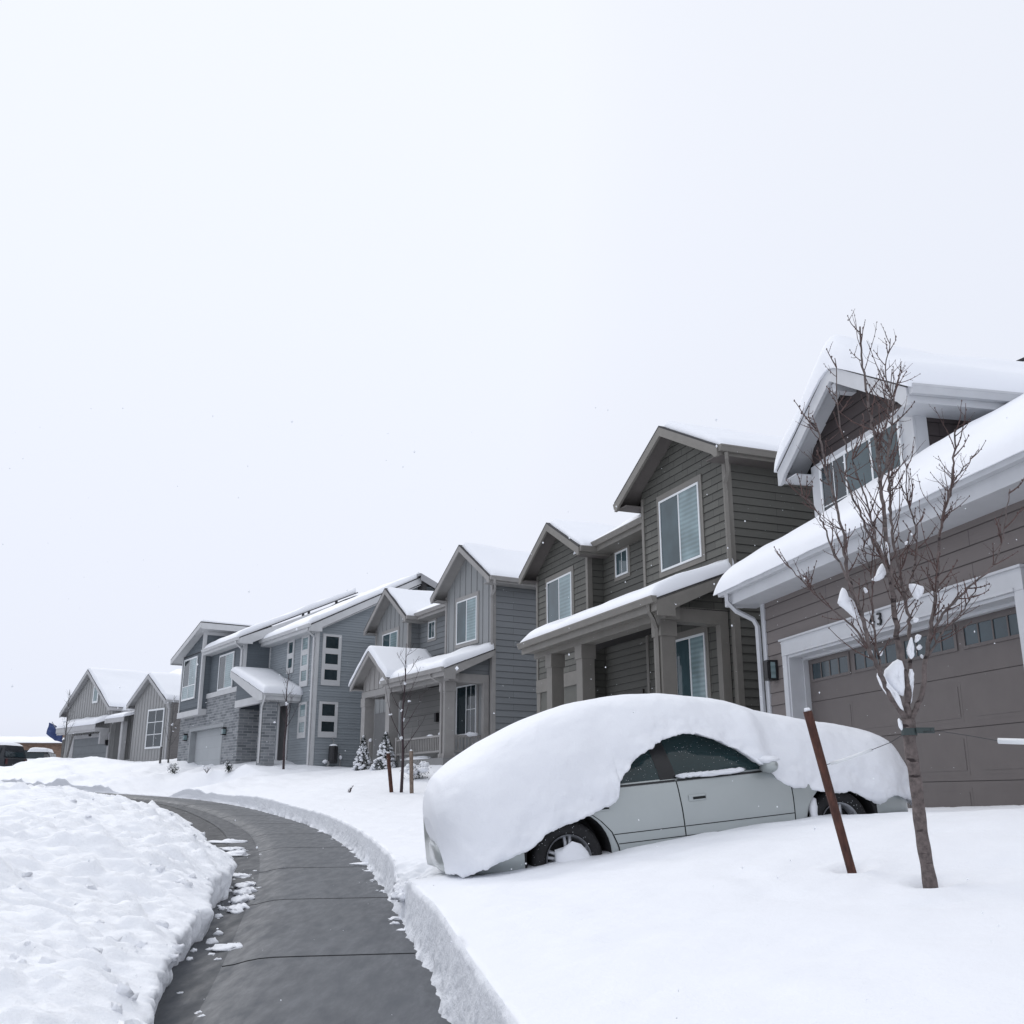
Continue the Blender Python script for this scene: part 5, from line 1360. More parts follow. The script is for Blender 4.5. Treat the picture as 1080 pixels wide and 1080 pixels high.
BR = {
'L': (.020,-.06,[(-0.03,0.91),(-0.11,1.02),(-0.17,1.16),(-0.23,1.32),(-0.26,1.52),(-0.31,1.67),(-0.34,1.84),(-0.34,2.01),(-0.37,2.21),(-0.42,2.43),(-0.44,2.64),(-0.49,2.74)]),
'C': (.024,.03,[(-0.03,0.91),(-0.01,1.1),(-0.03,1.32),(-0.03,1.63),(-0.03,1.82),(-0.03,2.11),(-0.03,2.36),(-0.03,2.59),(-0.04,2.77),(-0.05,2.98),(-0.06,3.22),(-0.05,3.47)]),
'C2': (.015,.12,[(-0.01,1.05),(0.04,1.3),(0.07,1.49),(0.07,1.67),(0.05,2.01),(0.06,2.23),(0.08,2.46),(0.11,2.66),(0.16,2.87),(0.2,3.06),(0.25,3.19)]),
'R': (.020,-.02,[(-0.02,0.91),(0.06,1.07),(0.11,1.28),(0.16,1.46),(0.21,1.67),(0.25,1.91),(0.29,2.11),(0.37,2.33),(0.42,2.56),(0.44,2.71)]),
'R2': (.009,-.10,[(0.16,1.44),(0.26,1.58),(0.38,1.7),(0.49,1.79),(0.56,1.94),(0.6,2.11),(0.63,2.26)]),
'R3': (.007,.05,[(0.29,2.11),(0.37,2.27),(0.44,2.41),(0.53,2.51),(0.63,2.62)]),
'L2': (.008,.08,[(-0.23,1.32),(-0.29,1.46),(-0.4,1.58),(-0.48,1.67),(-0.57,1.79),(-0.65,1.91)]),
'L3': (.008,-.10,[(-0.26,1.52),(-0.34,1.7),(-0.44,1.89),(-0.5,2.06),(-0.56,2.16),(-0.64,2.21)]),
'C3': (.010,-.10,[(-0.03,1.63),(-0.08,1.82),(-0.15,2.01),(-0.19,2.21),(-0.25,2.41),(-0.27,2.59)]),
'C4': (.010,.10,[(-0.03,1.82),(-0.09,2.01),(-0.15,2.23),(-0.2,2.46),(-0.17,2.66),(-0.19,2.92),(-0.17,3.33)]),
'C5': (.008,.15,[(0.06,2.23),(0.13,2.41),(0.2,2.59),(0.16,2.79)]),
'R4': (.010,.10,[(0.07,1.67),(0.16,1.82),(0.23,2.01),(0.24,2.23),(0.23,2.41),(0.27,2.61)]),
'R5': (.008,-.08,[(0.11,1.28),(0.21,1.44),(0.29,1.53),(0.38,1.67)]),
'S1': (.008,-.08,[(-0.03,2.36),(0.02,2.59),(0.05,2.82),(0.02,3.08),(0.06,3.29)]),
'S2': (.007,.06,[(-0.03,2.59),(0.06,2.77),(0.12,2.98),(0.18,3.22)]),
'M1': (.008,.10,[(-0.17,1.2),(-0.16,1.39),(-0.15,1.58),(-0.12,1.77),(-0.13,1.96),(-0.13,2.16)])}
OFFY = {'L2':('L',3),'L3':('L',4),'C3':('C',3),'C4':('C',4),'C5':('C2',5),'R2':('R',3),'R3':('R',6),'R4':('C2',3),'R5':('R',2),'S1':('C',6),'S2':('C',7),'M1':('L',2)}
mb = MB(); mt = MB()
for nm, (r, dy, pts) in BR.items():
    y0 = 0.0
    if nm in OFFY:
        par, k = OFFY[nm]; y0 = BR[par][1]*(k/ (len(BR[par][2])-1))**.7*2.2
    q = [(x, y0+dy*2.2*(i/(len(pts)-1))**.7, z) for i, (x, z) in enumerate(pts)]
    path = smooth_path(q, 6)
    path[1:-1] += np.array([[rnd.gauss(0,.004), rnd.gauss(0,.004), 0] for _ in path[1:-1]])
    L = len(path); rr = [r*.84*(1-.80*(i/(L-1))**.75)+.0014 for i in range(L)]
    mb.tube(path, rr, 7)
    big = r > .014
    twigs_on(mt, path, r, rnd, 26 if big else 12, .10, .34 if big else .24, .22 if big else .1, 1)
# long upright shoots of last summer
for k in range(46):
    nm = rnd.choice(['L','C','C','C2','C2','R','R','R4','C3','C4','S1','S2','L','M1']); pts = BR[nm][2]; f = rnd.uniform(.25,.97); i = min(len(pts)-2, int(f*(len(pts)-1)))
    y0 = 0.0
    if nm in OFFY: y0 = BR[OFFY[nm][0]][1]*(OFFY[nm][1]/(len(BR[OFFY[nm][0]][2])-1))**.7*2.2
    g_ = f*(len(pts)-1)-i
    p = np.array([pts[i][0]*(1-g_)+pts[i+1][0]*g_, y0+BR[nm][1]*2.2*f**.7, pts[i][1]*(1-g_)+pts[i+1][1]*g_]); an = rnd.random()*6.283
    a = np.array([math.cos(an)*.55, math.sin(an)*.55, .95]); a /= np.linalg.norm(a); L = rnd.uniform(.22,.5)*(1.15-.45*f); q_ = [p]
    for s in range(7):
        a = a+np.array([rnd.gauss(0,.09)-.07*a[0], rnd.gauss(0,.09)-.07*a[1], .13]); a /= np.linalg.norm(a); q_.append(q_[-1]+a*L/7)
    r_ = rnd.uniform(.0028,.0045)
    mt.tube(q_, [r_*(1-.6*s/7) for s in range(8)], 4)
    for s in range(1,8):
        if rnd.random() < .7: mt.ball(tuple(q_[s]+np.array([rnd.gauss(0,.003),rnd.gauss(0,.003),0])), r_*1.1, (1,1,1.7), 5, 3)
    if rnd.random() < .6: twigs_on(mt, np.array(q_), r_, rnd, 2, .06, .16, .3, 0)
mb.build('branch', M['bark'], tree, smooth=True)
mt.build('twigs', M['twig'], tree, smooth=True)
# wads of snow lodged in the forks, flat sided and sharp edged
CL = [
   [(-0.15, 1.2), (-0.06, 1.28), (-0.02, 1.27), (-0.03, 1.06), (-0.07, 1.07), (-0.11, 1.12)] ,
   [(-0.19, 1.2), (-0.16, 1.18), (-0.11, 1.11), (-0.07, 1.06), (-0.05, 0.96), (-0.08, 0.97), (-0.12, 1.05), (-0.17, 1.13)] ,
   [(0.01, 1.22), (0.04, 1.22), (0.03, 1.12), (0.0, 1.0), (0.0, 1.08)] ,
   [(0.04, 1.42), (0.05, 1.35), (0.04, 1.29), (0.02, 1.27), (0.0, 1.32), (0.01, 1.35)] ,
   [(0.07, 1.43), (0.11, 1.42), (0.09, 1.39), (0.06, 1.37)] ,
   [(0.07, 1.35), (0.09, 1.37), (0.11, 1.35), (0.08, 1.33)] ,
   [(0.05, 1.73), (0.09, 1.73), (0.15, 1.71), (0.13, 1.66), (0.1, 1.63), (0.08, 1.64)] ,
   [(-0.35, 1.71), (-0.33, 1.7), (-0.33, 1.66), (-0.3, 1.64), (-0.25, 1.58), (-0.27, 1.51), (-0.3, 1.54), (-0.33, 1.57), (-0.38, 1.61), (-0.37, 1.65)] ,
   [(-0.11, 1.83), (-0.08, 1.87), (-0.06, 1.83), (-0.07, 1.78), (-0.12, 1.75), (-0.16, 1.76), (-0.13, 1.78)] ,
   [(-0.09, 1.98), (-0.08, 1.99), (-0.07, 1.93), (-0.08, 1.9), (-0.09, 1.94)] ,
   [(-0.06, 2.0), (-0.04, 1.99), (-0.04, 1.88), (-0.04, 1.84), (-0.05, 1.91)] ,
   [(-0.22, 1.71), (-0.2, 1.7), (-0.19, 1.68), (-0.21, 1.67)] ,
   [(-0.09, 0.94), (-0.06, 0.91), (-0.07, 0.86), (-0.09, 0.88)] ,
   [(0.06, 1.53), (0.1, 1.52), (0.08, 1.49), (0.06, 1.5)] ,
   [(-0.22, 1.33), (-0.19, 1.33), (-0.21, 1.28), (-0.22, 1.29)] ,
   [(-0.15, 1.33), (-0.13, 1.33), (-0.14, 1.3), (-0.15, 1.3)] ,
   [(0.09, 1.31), (0.11, 1.3), (0.1, 1.28)] ,
   [(-0.03, 0.94), (-0.01, 0.93), (-0.02, 0.91), (-0.03, 0.92)] ,
   [(0.07, 2.0), (0.09, 2.0), (0.07, 1.97)] ,
]

def wad(poly, y):
    q_ = np.array(poly)
    q_ = np.array([p for i in range(len(q_)) for p in (q_[i]*.78+q_[(i+1)%len(q_)]*.22, q_[i]*.22+q_[(i+1)%len(q_)]*.78)]); poly = [tuple(p) for p in q_]
    c = np.mean(np.array(poly), 0); P0 = []
    n = len(poly)
    for i in range(n):
        a, b = np.array(poly[i]), np.array(poly[(i+1)%n]); m_ = max(2, int(np.linalg.norm(b-a)/.018))
        for k in range(m_):
            p = a+(b-a)*k/m_; d = p-c; q = .0045*noise.noise((p[0]*60, p[1]*60, y*9))
            P0.append(p+d/(np.linalg.norm(d)+1e-6)*q)
    P0 = np.array(P0); sz_ = min(np.ptp(P0[:,0]), np.ptp(P0[:,1])); h = max(.012, .34*sz_)
    rings = []
    for f, k in ((-1,.0),(-1,.45),(-.86,.74),(-.5,.93),(0,1),(.5,.93),(.86,.74),(1,.45),(1,.0)):
        rings.append([(c[0]+(p[0]-c[0])*k, y+h*f+.006*noise.noise((p[0]*40,p[1]*40,f)), c[1]+(p[1]-c[1])*k) for p in P0])
    R_ = np.array(rings); R_ = np.concatenate([R_, R_[:, :1]], 1)
    mb = MB(); mb.grid(R_); mb.build('snow_clump', M['snow_car'], tree, smooth=True)
for i, poly in enumerate(CL): wad(poly, rnd.uniform(-.015,.02))
# collar strap round the trunk
mb = MB(); ring = []
for t in np.linspace(0,2*math.pi,20): ring.append([(-.03+.044*math.cos(t), .044*math.sin(t), z) for z in (.835,.875)])
mb.grid(np.array(ring)); mb.box(-.005,.10,-.046,-.036,.845,.878); mb.ball((.085,-.046,.862),.011,(1,.5,1),10,6)
st_m = paint('dark_green_strap', (.035,.05,.05)); mb.build('tie_strap', st_m, tree)
def stake(name, p0, p1, r, m, label, group='tree stakes', capsnow=True):
    e = empty(name, p0, label, 'stake', group)
    v = Vector(p1)-Vector(p0)
    mb = MB(); n = 10
    mb.tube([tuple(v*(i/n*1.12-.12)) for i in range(n+1)], [r*(1+.04*noise.noise((i*.7,r*90,1))) for i in range(n+1)], 10)
    mb.build('post', m, e, smooth=False)
    if capsnow:
        mb = MB(); mb.ball(tuple(v+Vector((0,0,r*.2))), r*.75, (1,1,.8), 8, 6, .3); mb.build('snow_cap', M['snow_car'], e, smooth=True)
    return e
sz = snz(2.07,6.55)
stake('wooden_stake', (2.08,6.55,sz-.02), (1.872,6.50,1.82), .028, M['stake_red'], 'leaning rust red round stake in the snow before the buried car')
# guy wires with white sleeves
def wire(name, pts, sl, label, sr=.008):
    e = empty(name, pts[0], label, 'guy wire', 'guy wires of the young tree')
    o = Vector(pts[0])
    mb = MB(); mb.tube([tuple(Vector(p)-o) for p in pts], .0022, 5); mb.build('wire', M['black_metal'], e)
    mb = MB(); mb.tube([tuple(Vector(p)-o) for p in sl], sr, 8); mb.build('sleeve', M['white_vinyl'], e, smooth=True)
    return e
wire('guy_wire', [(2.30,5.99,1.665),(2.245,6.12,1.61),(2.18,6.28,1.572),(2.06,6.42,1.52),(1.965,6.49,1.492)], [(2.18,6.28,1.572),(2.12,6.36,1.546),(2.06,6.42,1.52),(1.985,6.48,1.496)], 'thin wire with a short white sleeve tying the tree to the rust red stake', .0095)
wire('guy_wire', [(2.36,5.97,1.66),(2.46,5.88,1.655),(2.58,5.79,1.625),(2.68,5.70,1.595),(3.2,5.25,1.56)], [(2.68,5.70,1.595),(2.8,5.6,1.585),(3.2,5.25,1.56)], 'thin wire from the tree to a long white tube before the garage door', .016)
# stake on that side stands outside the picture
def young_tree(x, y, h, seed, label, bark, r=.035, first=.35, spread=.35, nb=9, snow=0, lean=0.0, group='young staked trees', tw=6):
    z = snz(x, y)-.05
    e = empty('young_tree', (x,y,z), label, 'tree', group)
    rd = random.Random(seed)
    path = smooth_path([(0,0,-.15),(rd.gauss(0,.02),rd.gauss(0,.02),h*.25),(rd.gauss(0,.03)+lean*.4,rd.gauss(0,.03),h*.5),(rd.gauss(0,.04)+lean*.7,rd.gauss(0,.04),h*.75),(rd.gauss(0,.05)+lean,0,h)], 8)
    mb = MB(); L = len(path); mb.tube(path, [r*(1-.85*i/(L-1)) for i in range(L)], 8); mb.build('trunk', bark, e, smooth=True)
    mb = MB(); sn = MB()
    for k in range(nb):
        f = first+(1-first)*(k+.5)/nb*.92; i = int(f*(L-1)); p = path[i]
        an = k*2.4+rd.random(); a = np.array([math.cos(an),math.sin(an),.9+.5*rd.random()]); a /= np.linalg.norm(a)
        ln = spread*h*(1.1-f)*(.8+.5*rd.random()); pts = [p]
        for q in range(6):
            a = a+np.array([rd.gauss(0,.08),rd.gauss(0,.08),.12]); a /= np.linalg.norm(a); pts.append(pts[-1]+a*ln/6)
        pts = np.array(pts); rr = r*.38*(1.1-f)
        mb.tube(pts, [max(.004, rr*(1-.8*q/6)) for q in range(7)], 5)
        twigs_on(mb, pts, max(.011,rr), rd, tw, .08*h*.5, .2*h*.5, .2, 0)
        if rd.random() < snow: sn.ball(tuple(p+(pts[1]-p)*.3+np.array([0,0,.01])), .025+.03*rd.random(), (1.1,1,1.2), 11, 8, .9)
        if rd.random() < snow*.25: sn.ball(tuple(pts[3]+np.array([0,0,.01])), .03, (1.5,1.2,.7), 11, 8, .9)
    mb.build('branch', bark, e, smooth=True)
    if sn.v: sn.build('snow_clump', M['snow_car'], e, smooth=True)
    return e
young_tree(-2.75,26,3.75,21,'slim dark plum young tree before the grey gabled porch', M['bark_dark'], .045, .28, .48, 11, .6, tw=3)
stake('wooden_stake', (-3.01,26.2,snz(-3.01,26.2)-.03), (-3.13,26.2,snz(-3.01,26.2)+.95), .05, M['stake_red'], 'dark red stake left of the slim plum tree')
stake('wooden_stake', (-2.44,25.5,snz(-2.44,25.5)-.03), (-2.48,25.5,snz(-2.44,25.5)+1.0), .05, M['stake_tan'], 'pale tan stake right of the slim plum tree')
young_tree(-8.77,40,4.0,33,'thin dark young tree before the modern house entry', M['bark_dark'], .05, .38, .36, 10, .15, tw=4)
young_tree(-17.19,52,3.4,44,'thin grey young tree in front of the brick garage wing corner', M['bark_grey'], .05, .25, .30, 12, .12, tw=6)
stake('wooden_stake', (-17.6,52,snz(-17.6,52)-.03), (-17.6,52,snz(-17.6,52)+.85), .055, M['bark_grey'], 'short grey stake left of the tree by the brick garage')
young_tree(-26.0,60,3.9,55,'thin grey young tree left of the steep gabled house', M['bark_grey'], .06, .3, .32, 13, .1, tw=7)
stake('wooden_stake', (-26.2,60.4,snz(-26.2,60.4)-.03), (-26.2,60.4,snz(-26.2,60.4)+1.0), .06, M['bark_grey'], 'upright grey stake below the blue flag, left of the far tree')
stake('wooden_stake', (-25.5,59.5,snz(-25.5,59.5)-.03), (-25.3,59.5,snz(-25.5,59.5)+1.3), .055, M['bark_grey'], 'leaning grey stake right of the far tree')

# shrubs
M['needle'] = mat('evergreen_needles', (.030,.042,.036), .8); vary(M['needle'], (.030,.042,.036), .4, 9)
def conifer(x, y, h, r, seed, label):
    z = snz(x,y)-.08
    e = empty('conical_shrub', (x,y,z), label, 'shrub', 'snowy conical shrubs by the grey porch')
    rd = random.Random(seed); mb = MB(); sn = MB()
    for k in range(900):
        f = rd.random()**1.3; zz = .05+f*h*.95; R_ = r*(1-f)**.8*(.55+.45*rd.random()); an = rd.random()*6.283
        p = np.array([R_*math.cos(an), R_*math.sin(an), zz]); L = .05+.07*rd.random()
        d = np.array([math.cos(an)*.7+rd.gauss(0,.3), math.sin(an)*.7+rd.gauss(0,.3), .5+rd.gauss(0,.3)]); d /= np.linalg.norm(d)
        s = np.cross(d, [0,0,1]); s /= np.linalg.norm(s)+1e-9
        mb.add([p-s*.018, p+s*.018, p+d*L+s*.006, p+d*L-s*.006], [(0,1,2,3)])
    for k in range(170):
        f = rd.random()**1.2; zz = .08+f*h*.92; R_ = r*(1-f)**.8*(.8+.25*rd.random()); an = rd.random()*6.283
        sn.ball((R_*math.cos(an),R_*math.sin(an),zz), .025+.045*rd.random()*(1.2-f), (1.2,1.2,.75), 7, 5, .6)
    sn.ball((0,0,h), .05, (1,1,1.5), 8, 6, .4)
    mb.build('foliage', M['needle'], e, recalc=False); sn.build('snow_dusting', M['snow_car'], e, smooth=True, kind='stuff')
    mb = MB(); mb.tube([(0,0,-.1),(0,0,h*.9)], [.03,.008], 6); mb.build('stem', M['bark_dark'], e)
conifer(-5.10,35.5,1.15,.32,1,'narrow snow dusted conical shrub against the modern house side wall')
conifer(-4.15,34.0,1.20,.40,2,'wider snow dusted conical shrub at the foot of the porch post')
def twiggy(x, y, h, seed, label, snow=True, n=7, green=False):
    z = snz(x,y)-.03
    e = empty('dormant_plant', (x,y,z), label, 'plant', 'dormant plants poking through the snow')
    rd = random.Random(seed); mb = MB(); sn = MB()
    for k in range(n):
        an = rd.random()*6.283; a = np.array([math.cos(an)*.6,math.sin(an)*.6,1.0]); a /= np.linalg.norm(a); pts = [np.zeros(3)]
        L = h*(.5+.5*rd.random())
        for q in range(4): a = a+np.array([rd.gauss(0,.2),rd.gauss(0,.2),0]); a /= np.linalg.norm(a); pts.append(pts[-1]+a*L/4)
        mb.tube(pts, [.012,.010,.008,.006,.005], 4); twigs_on(mb, np.array(pts), .012, rd, 3, h*.15, h*.3, .2, 0)
        if green:
            for q in range(40):
                p = pts[rd.randint(1,4)]+np.array([rd.gauss(0,.06),rd.gauss(0,.06),rd.gauss(0,.05)]); s = np.array([rd.gauss(0,1),rd.gauss(0,1),rd.gauss(0,.6)]); s /= np.linalg.norm(s); t = np.cross(s,[0,0,1]); 
                mb.add([p-t*.02,p+t*.02,p+s*.08+t*.01,p+s*.08-t*.01], [(0,1,2,3)])
        if snow and rd.random() < .5: sn.ball(tuple(pts[-1]), .05, (1.3,1.2,.7), 8, 6, .5)
    mb.build('stems', M['needle'] if green else M['bark_dark'], e, recalc=False)
    if sn.v: sn.build('snow_clump', M['snow_car'], e, smooth=True)
twiggy(-4.18,27,.24,3,'tiny bare twigs sticking out of the snow before the modern house', False, 5)
twiggy(-14.9,46,.62,4,'small dark sprig beside the thin grey tree', True, 6, True)
twiggy(-12.58,43,.38,5,'low twiggy plant in the snow before the pale garage door', True, 6)
twiggy(-11.42,42,.42,6,'rounded leafy plant in the snow right of the pale garage door', True, 7, True)
z = snz(-2.61,29); e = empty('snowy_shrub', (-2.61,29,z-.03), 'little round shrub capped with snow at the foot of the porch steps', 'shrub')
mb = MB(); rd = random.Random(9)
for k in range(500):
    p = np.array([rd.gauss(0,.16),rd.gauss(0,.16),abs(rd.gauss(.18,.12))]); s = np.array([rd.gauss(0,1),rd.gauss(0,1),rd.gauss(0,1)]); s /= np.linalg.norm(s); t = np.cross(s,[0,0,1])
    mb.add([p-t*.014,p+t*.014,p+s*.05+t*.006,p+s*.05-t*.006], [(0,1,2,3)])
mb.build('foliage', M['needle'], e, recalc=False)
mb = MB()
for k in range(26): mb.ball((rd.gauss(0,.15),rd.gauss(0,.15),.16+abs(rd.gauss(.08,.12))), .05+.05*rd.random(), (1.2,1.2,.8), 8, 6, .5)
mb.build('snow_clump', M['snow_car'], e, smooth=True)
# black utility box by the slate side wall
p = FR[4].P(-38.55,.80); z = snz(p[0],p[1])
e = empty('utility_meter', (p[0],p[1],z-.05), 'black barrel shaped utility box with a snow cap against the slate side wall', 'utility box', rot=FR[4].rot)
mb = MB(); mb.tube([(0,0,.18),(0,0,.30),(0,0,.82),(0,0,.86)], [.16,.19,.19,.17], 16); mb.build('housing', M['black_metal'], e, smooth=False)
mb = MB(); mb.ball((0,0,.87), .16, (1,1,.45), 12, 8, .3); mb.ball((-.10,-.28,.25), .09, (1,1.3,.8), 9, 7, .5); mb.ball((.05,.30,.42), .06, (1,1,1.2), 9, 7, .5); mb.build('snow_cap', M['snow_car'], e, smooth=True)
mb = MB(); mb.tube([(0,.30,-.1),(0,.30,.55),(0,.12,.62)], .035, 8); mb.tube([(-.2,0,1.15),(0,0,1.1),(0,0,.85)], .025, 6); mb.tube([(0,-.24,0),(0,-.15,.25)], .04, 6); mb.build('pipe', paint('grey_pipe', (.22,.22,.22)), e)

# ------------------------------------------------------------------ far left: flag, vehicles, low brick building
p = FR[5].P(-74.2,-.25,5.6)
e = empty('flag', tuple(p), 'faded blue flag hanging limp from a short angled pole by the far garage', 'flag')
mb = MB(); mb.tube([(0,0,-.4),(-.75,-.35,.75)], .025, 8); mb.build('flagpole', paint('pale_pole', (.4,.4,.4)), e)
G_ = []
for i in range(17):
    a = i/16; row = []
    for j in range(15):
        b = j/14
        x = -.95+.95*a - .12*b; z = .70-.62*a - 1.02*b*(1-.25*abs(a-.5)*2)+.10*math.sin(a*3)
        row.append((x+.5*b*(a*.45), -.34+.2*a+.10*math.sin(a*9+b*3)*b+.05*math.sin(b*7), z))
    G_.append(row)
mb = MB(); mb.grid(np.array(G_))
fm_ = mat('blue_flag_cloth', (.04,.065,.18), .8); v = objco(fm_); n = nd(fm_, 'ShaderNodeTexNoise', Scale=2.6, Detail=3); lk(fm_, v, n.inputs['Vector'])
r = nd(fm_, 'ShaderNodeValToRGB'); r.color_ramp.elements[0].position=.52; r.color_ramp.elements[1].position=.66; r.color_ramp.elements[0].color=(.04,.065,.18,1); r.color_ramp.elements[1].color=(.10,.14,.27,1)
lk(fm_, n.outputs['Fac'], r.inputs['Fac']); lk(fm_, r.outputs['Color'], bsdf(fm_).inputs['Base Color'])
o = mb.build('cloth', fm_, e, smooth=True, recalc=False); sd_ = o.modifiers.new('thick', 'SOLIDIFY'); sd_.thickness = .012

def far_car(name, loc, rot, L, Wd, Hh, paintm, label, suv=True, snow=.22):
    e = empty(name, loc, label, 'car', 'vehicles parked at the far bend', rot=rot)
    hw = Wd/2; b = .62*Hh if suv else .60*Hh
    prof = [(-L/2,.35*Hh*.6),(-L/2+.02,b*.95),(-L/2+.10,b),( -L/2+.25,Hh*.97),(-L/2+.45,Hh),(L*.16,Hh),(L*.27,b*1.04),(L*.45,b*.92),(L/2-.03,b*.75),(L/2,.25*Hh)] if suv else \
           [(-L/2,.3*Hh),(-L/2+.02,b*.9),(-L/2+.5,b),(-L*.22,Hh),(L*.10,Hh),(L*.26,b),(L*.45,b*.88),(L/2,b*.6),(L/2,.25*Hh)]
    rows = []
    for x, z in prof:
        k = 1.0 if z <= b*1.05 else 1-.22*(z-b)/(Hh-b)
        rows.append([(x,-hw*.97,.28),(x,-hw,.28+(min(z,b)-.28)*.5),(x,-hw*.98,min(z,b)),(x,-hw*k*.97,z),(x,-hw*k*.8,z+.02*(z>b)),(x,0,z+.04*(z>b)),(x,hw*k*.8,z+.02*(z>b)),(x,hw*k*.97,z),(x,hw*.98,min(z,b)),(x,hw,.28+(min(z,b)-.28)*.5),(x,hw*.97,.28)])
    mb = MB(); G_ = np.array(rows); mb.grid(G_); mb.add([tuple(p) for p in G_[0]],[tuple(range(11))]); mb.add([tuple(p) for p in G_[-1]],[tuple(range(11))])
    mb.build('body', paintm, e)
    mb = MB()
    for s in (-1,1):
        x0, x1 = (-L/2+.45, L*.2) if suv else (-L*.24, L*.16)
        for a, c in ((x0, x0+(x1-x0)*.3),(x0+(x1-x0)*.34,x0+(x1-x0)*.64),(x0+(x1-x0)*.68,x1)):
            mb.add([(a,s*hw*.985,b*1.03),(c,s*hw*.985,b*1.03),(c,s*hw*.85,Hh*.94),(a,s*hw*.85,Hh*.94)],[(0,1,2,3)])
    mb.add([(-L/2+.085,-hw*.85,b*1.05),(-L/2+.085,hw*.85,b*1.05),(-L/2+.25,hw*.72,Hh*.93),(-L/2+.25,-hw*.72,Hh*.93)],[(0,1,2,3)])
    mb.build('windows', M['dark_glass'], e)
    for x in (-L*.3, L*.3):
        for s in (-1,1):
            mb = MB(); mb.tube([(x,s*(hw-.2),.36),(x,s*(hw+.01),.36)], .36, 18); mb.build('wheel', M['rubber'], e)
    for s in (-1,1):
        mb = MB(); mb.box(-L/2-.02,-L/2+.06,s*hw*.80-.09,s*hw*.80+.09,b*.68,b*.95); mb.build('tail_light', mat('red_lens',(.05,.008,.008),.3), e)
    mb = MB(); xa, xb = (-L/2+.28, L*.17) if suv else (-L*.25,L*.12)
    nxx, nyy = 18, 12; T_ = np.zeros((nxx,nyy,3)); 
    for i in range(nxx):
        for j in range(nyy):
            a, c = i/(nxx-1), j/(nyy-1); k = (max(0,1-abs(2*a-1)**6))**.5*(max(0,1-abs(2*c-1)**6))**.5
            T_[i,j] = (xa+(xb-xa)*a, -hw*.78+hw*1.56*c, Hh+.0+snow*k*(1+.2*noise.noise((a*3,c*3,L))))
    mb.grid(T_); mb.build('roof_snow', M['snow_roof'], e, smooth=True)
    return e
navyp = mat('black_navy_paint', (.012,.015,.020), .35); vary(navyp, (.012,.015,.020), .2, 6)
far_car('parked_suv', (-32.6,64.0,2.35), R(165), 4.9, 2.0, 1.95, navyp, 'black SUV with snow on its roof at the left edge of the picture')
far_car('parked_car', (-34.0,75.0,3.0), R(100), 4.6, 1.85, 1.35, navyp, 'small black car with a snowy roof beyond the hump of snow', False, .3)
e = empty('low_building', (-50.5,112,4.0), 'low brown brick building with a snowy roof beyond the bend', 'building', rot=R(8))
bm_ = brickmat('brown_brick', (.20,.125,.085), (.27,.175,.125), (.2,.17,.15))
mb = MB(); mb.box(-22,2.2,0,9,0,2.75); mb.build('wall', bm_, e)
mb = MB(); mb.slab([(-22.5,-.6,2.85),(2.9,-.6,2.85),(2.9,4.5,3.45),(-22.5,4.5,3.45)],.14); mb.slab([(-22.5,4.5,3.45),(2.9,4.5,3.45),(2.9,9.6,2.85),(-22.5,9.6,2.85)],.14); mb.build('roof', paint('brown_eave',(.10,.075,.065)), e)
mb = MB(); T_ = np.array([[(-22.6+25.4*i/40, -.62+5.2*j/8, 2.87+.118*5.1*j/8+.30*min(1,(j+.01)/1.2)+.06*noise.noise((i*.5,j*.5,3))) for j in range(9)] for i in range(41)]); mb.grid(T_); 
b0_ = T_[:,0].copy(); b0_[:,2] = 2.86; mb.grid(np.stack([b0_, T_[:,0]],1)); b1_ = T_[-1].copy(); b1_[:,2] -= .32; mb.grid(np.stack([T_[-1], b1_],0)); mb.build('roof_snow', M['snow_roof'], e, smooth=True)
mb = MB(); mb.box(-.3,.9,3.2,4.0,3.3,4.45); mb.box(-.4,1.0,3.1,4.1,4.45,4.55); mb.build('chimney', bm_, e)
for x in (-17,-12,-7,-1.5):
    mb = MB(); mb.box(x-.6,x+.6,-.03,.02,.9,2.1); mb.build('window', M['dark_glass'], e)

# falling snow
rd = random.Random(77); mb = MB()
for k in range(2600):
    y = 1.6+26*rd.random()**.8; x = (rd.random()*2-1)*y*.62; z = CAM_H + y*(-.22+.62*rd.random()**1.3)
    r = .0016+.0028*rd.random()**2
    s = (rd.uniform(.7,1.3), rd.uniform(.7,1.3), rd.uniform(.6,1.6))
    mb.add([(x+r*s[0],y,z),(x-r*s[0],y,z),(x,y+r*s[1],z),(x,y-r*s[1],z),(x,y,z+r*s[2]),(x,y,z-r*s[2])], [(0,2,4),(2,1,4),(1,3,4),(3,0,4),(2,0,5),(1,2,5),(3,1,5),(0,3,5)])
fl = mat('snowflake', (.88,.90,.93), .7); vary(fl, (.88,.90,.93), .03, 2)
o = mb.build('falling_snow', fl, kind='stuff', recalc=False); tag(o, 'sparse small snowflakes drifting through the air', 'snowfall')

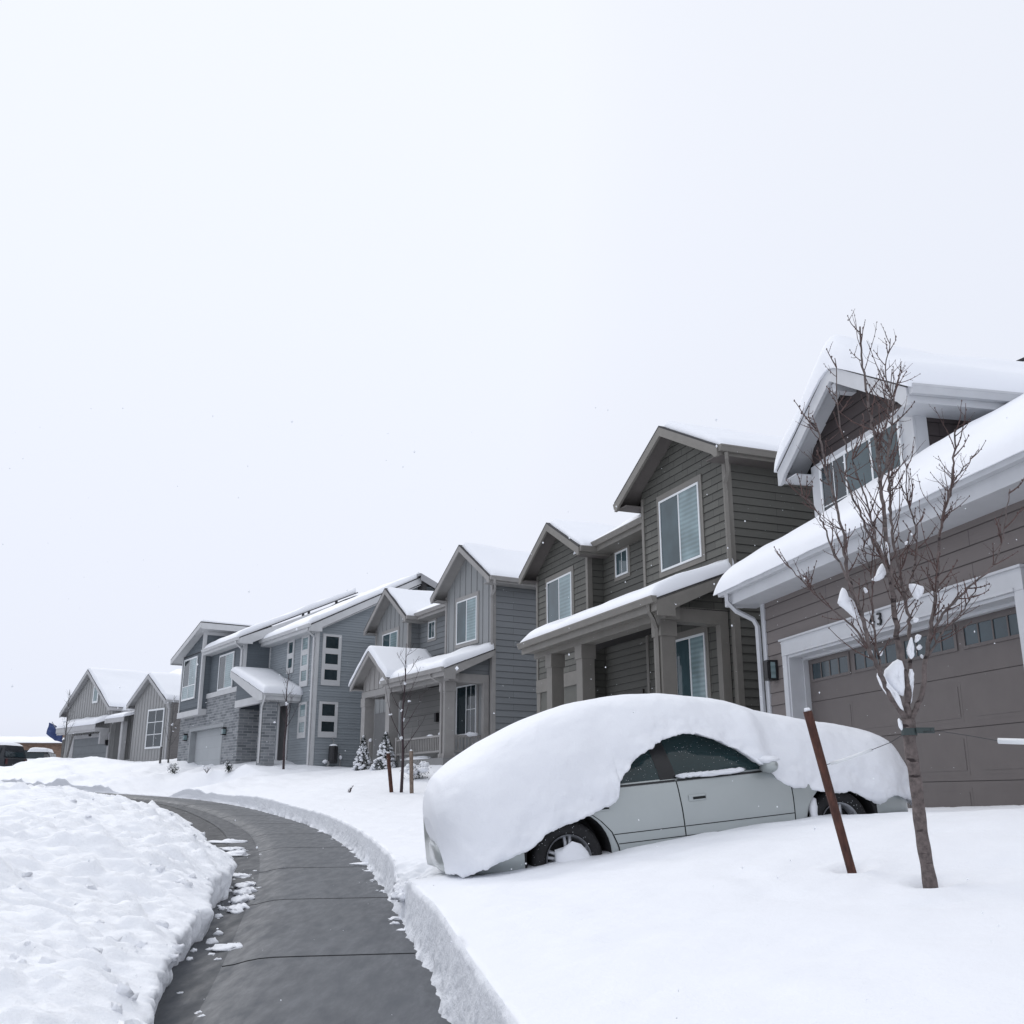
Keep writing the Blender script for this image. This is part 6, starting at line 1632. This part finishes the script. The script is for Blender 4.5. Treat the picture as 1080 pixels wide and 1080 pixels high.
# ------------------------------------------------------------------ pieces of a part that stand apart become parts of their own
def split_parts(names, gap):
    for o in [o for o in COL.objects if o.type == 'MESH' and o.parent and o.name.split('.')[0] in names]:
        me = o.data; nv = len(me.vertices); par = list(range(nv))
        def find(i):
            while par[i] != i: par[i] = par[par[i]]; i = par[i]
            return i
        for e in me.edges:
            a, b = find(e.vertices[0]), find(e.vertices[1])
            if a != b: par[a] = b
        co = np.zeros(nv*3); me.vertices.foreach_get('co', co); co = co.reshape(-1,3)
        root = np.array([find(i) for i in range(nv)]); ids = list(dict.fromkeys(root.tolist()))
        if len(ids) < 2: continue
        bb = [[co[root==i].min(0), co[root==i].max(0), [i]] for i in ids]
        go = True
        while go:
            go = False
            for i in range(len(bb)):
                for j in range(i+1, len(bb)):
                    if all(bb[i][0] <= bb[j][1]+gap) and all(bb[j][0] <= bb[i][1]+gap):
                        bb[i] = [np.minimum(bb[i][0],bb[j][0]), np.maximum(bb[i][1],bb[j][1]), bb[i][2]+bb[j][2]]; del bb[j]; go = True; break
                if go: break
        if len(bb) < 2: continue
        nm = o.name.split('.')[0]
        sm_ = len(me.polygons) and me.polygons[0].use_smooth
        for k, (_, _, grp) in enumerate(bb):
            keep = np.isin(root, grp); mp = -np.ones(nv, int); mp[keep] = np.arange(keep.sum())
            fs = [[int(mp[v]) for v in p.vertices] for p in me.polygons if keep[p.vertices[0]]]
            m2 = bpy.data.meshes.new(nm); m2.from_pydata(co[keep].tolist(), [], fs)
            for mt in me.materials: m2.materials.append(mt)
            m2.polygons.foreach_set('use_smooth', [bool(sm_)]*len(m2.polygons)); m2.update()
            if k == 0: o.data = m2
            else:
                o2 = bpy.data.objects.new(nm, m2); COL.objects.link(o2); o2.parent = o.parent
                if 'label' in o: o2['label'] = o['label']
split_parts({'wall','corner_board','porch_snow','snow_clump','wall_lamp','roof_vent','side_wall','wheel_snow','sill_snow','snow_cap','gutter','fascia','soffit','roof','window','porch_railing','porch_post','brick_wall','trim','upper_wall','hood_roof','dormer_trim','porch_beam','garage_surround','garage_hood','door_surround','muntin','bay_trim','entry_beam','band_trim','pipe','windows','dormer_wall','stems'}, .03)
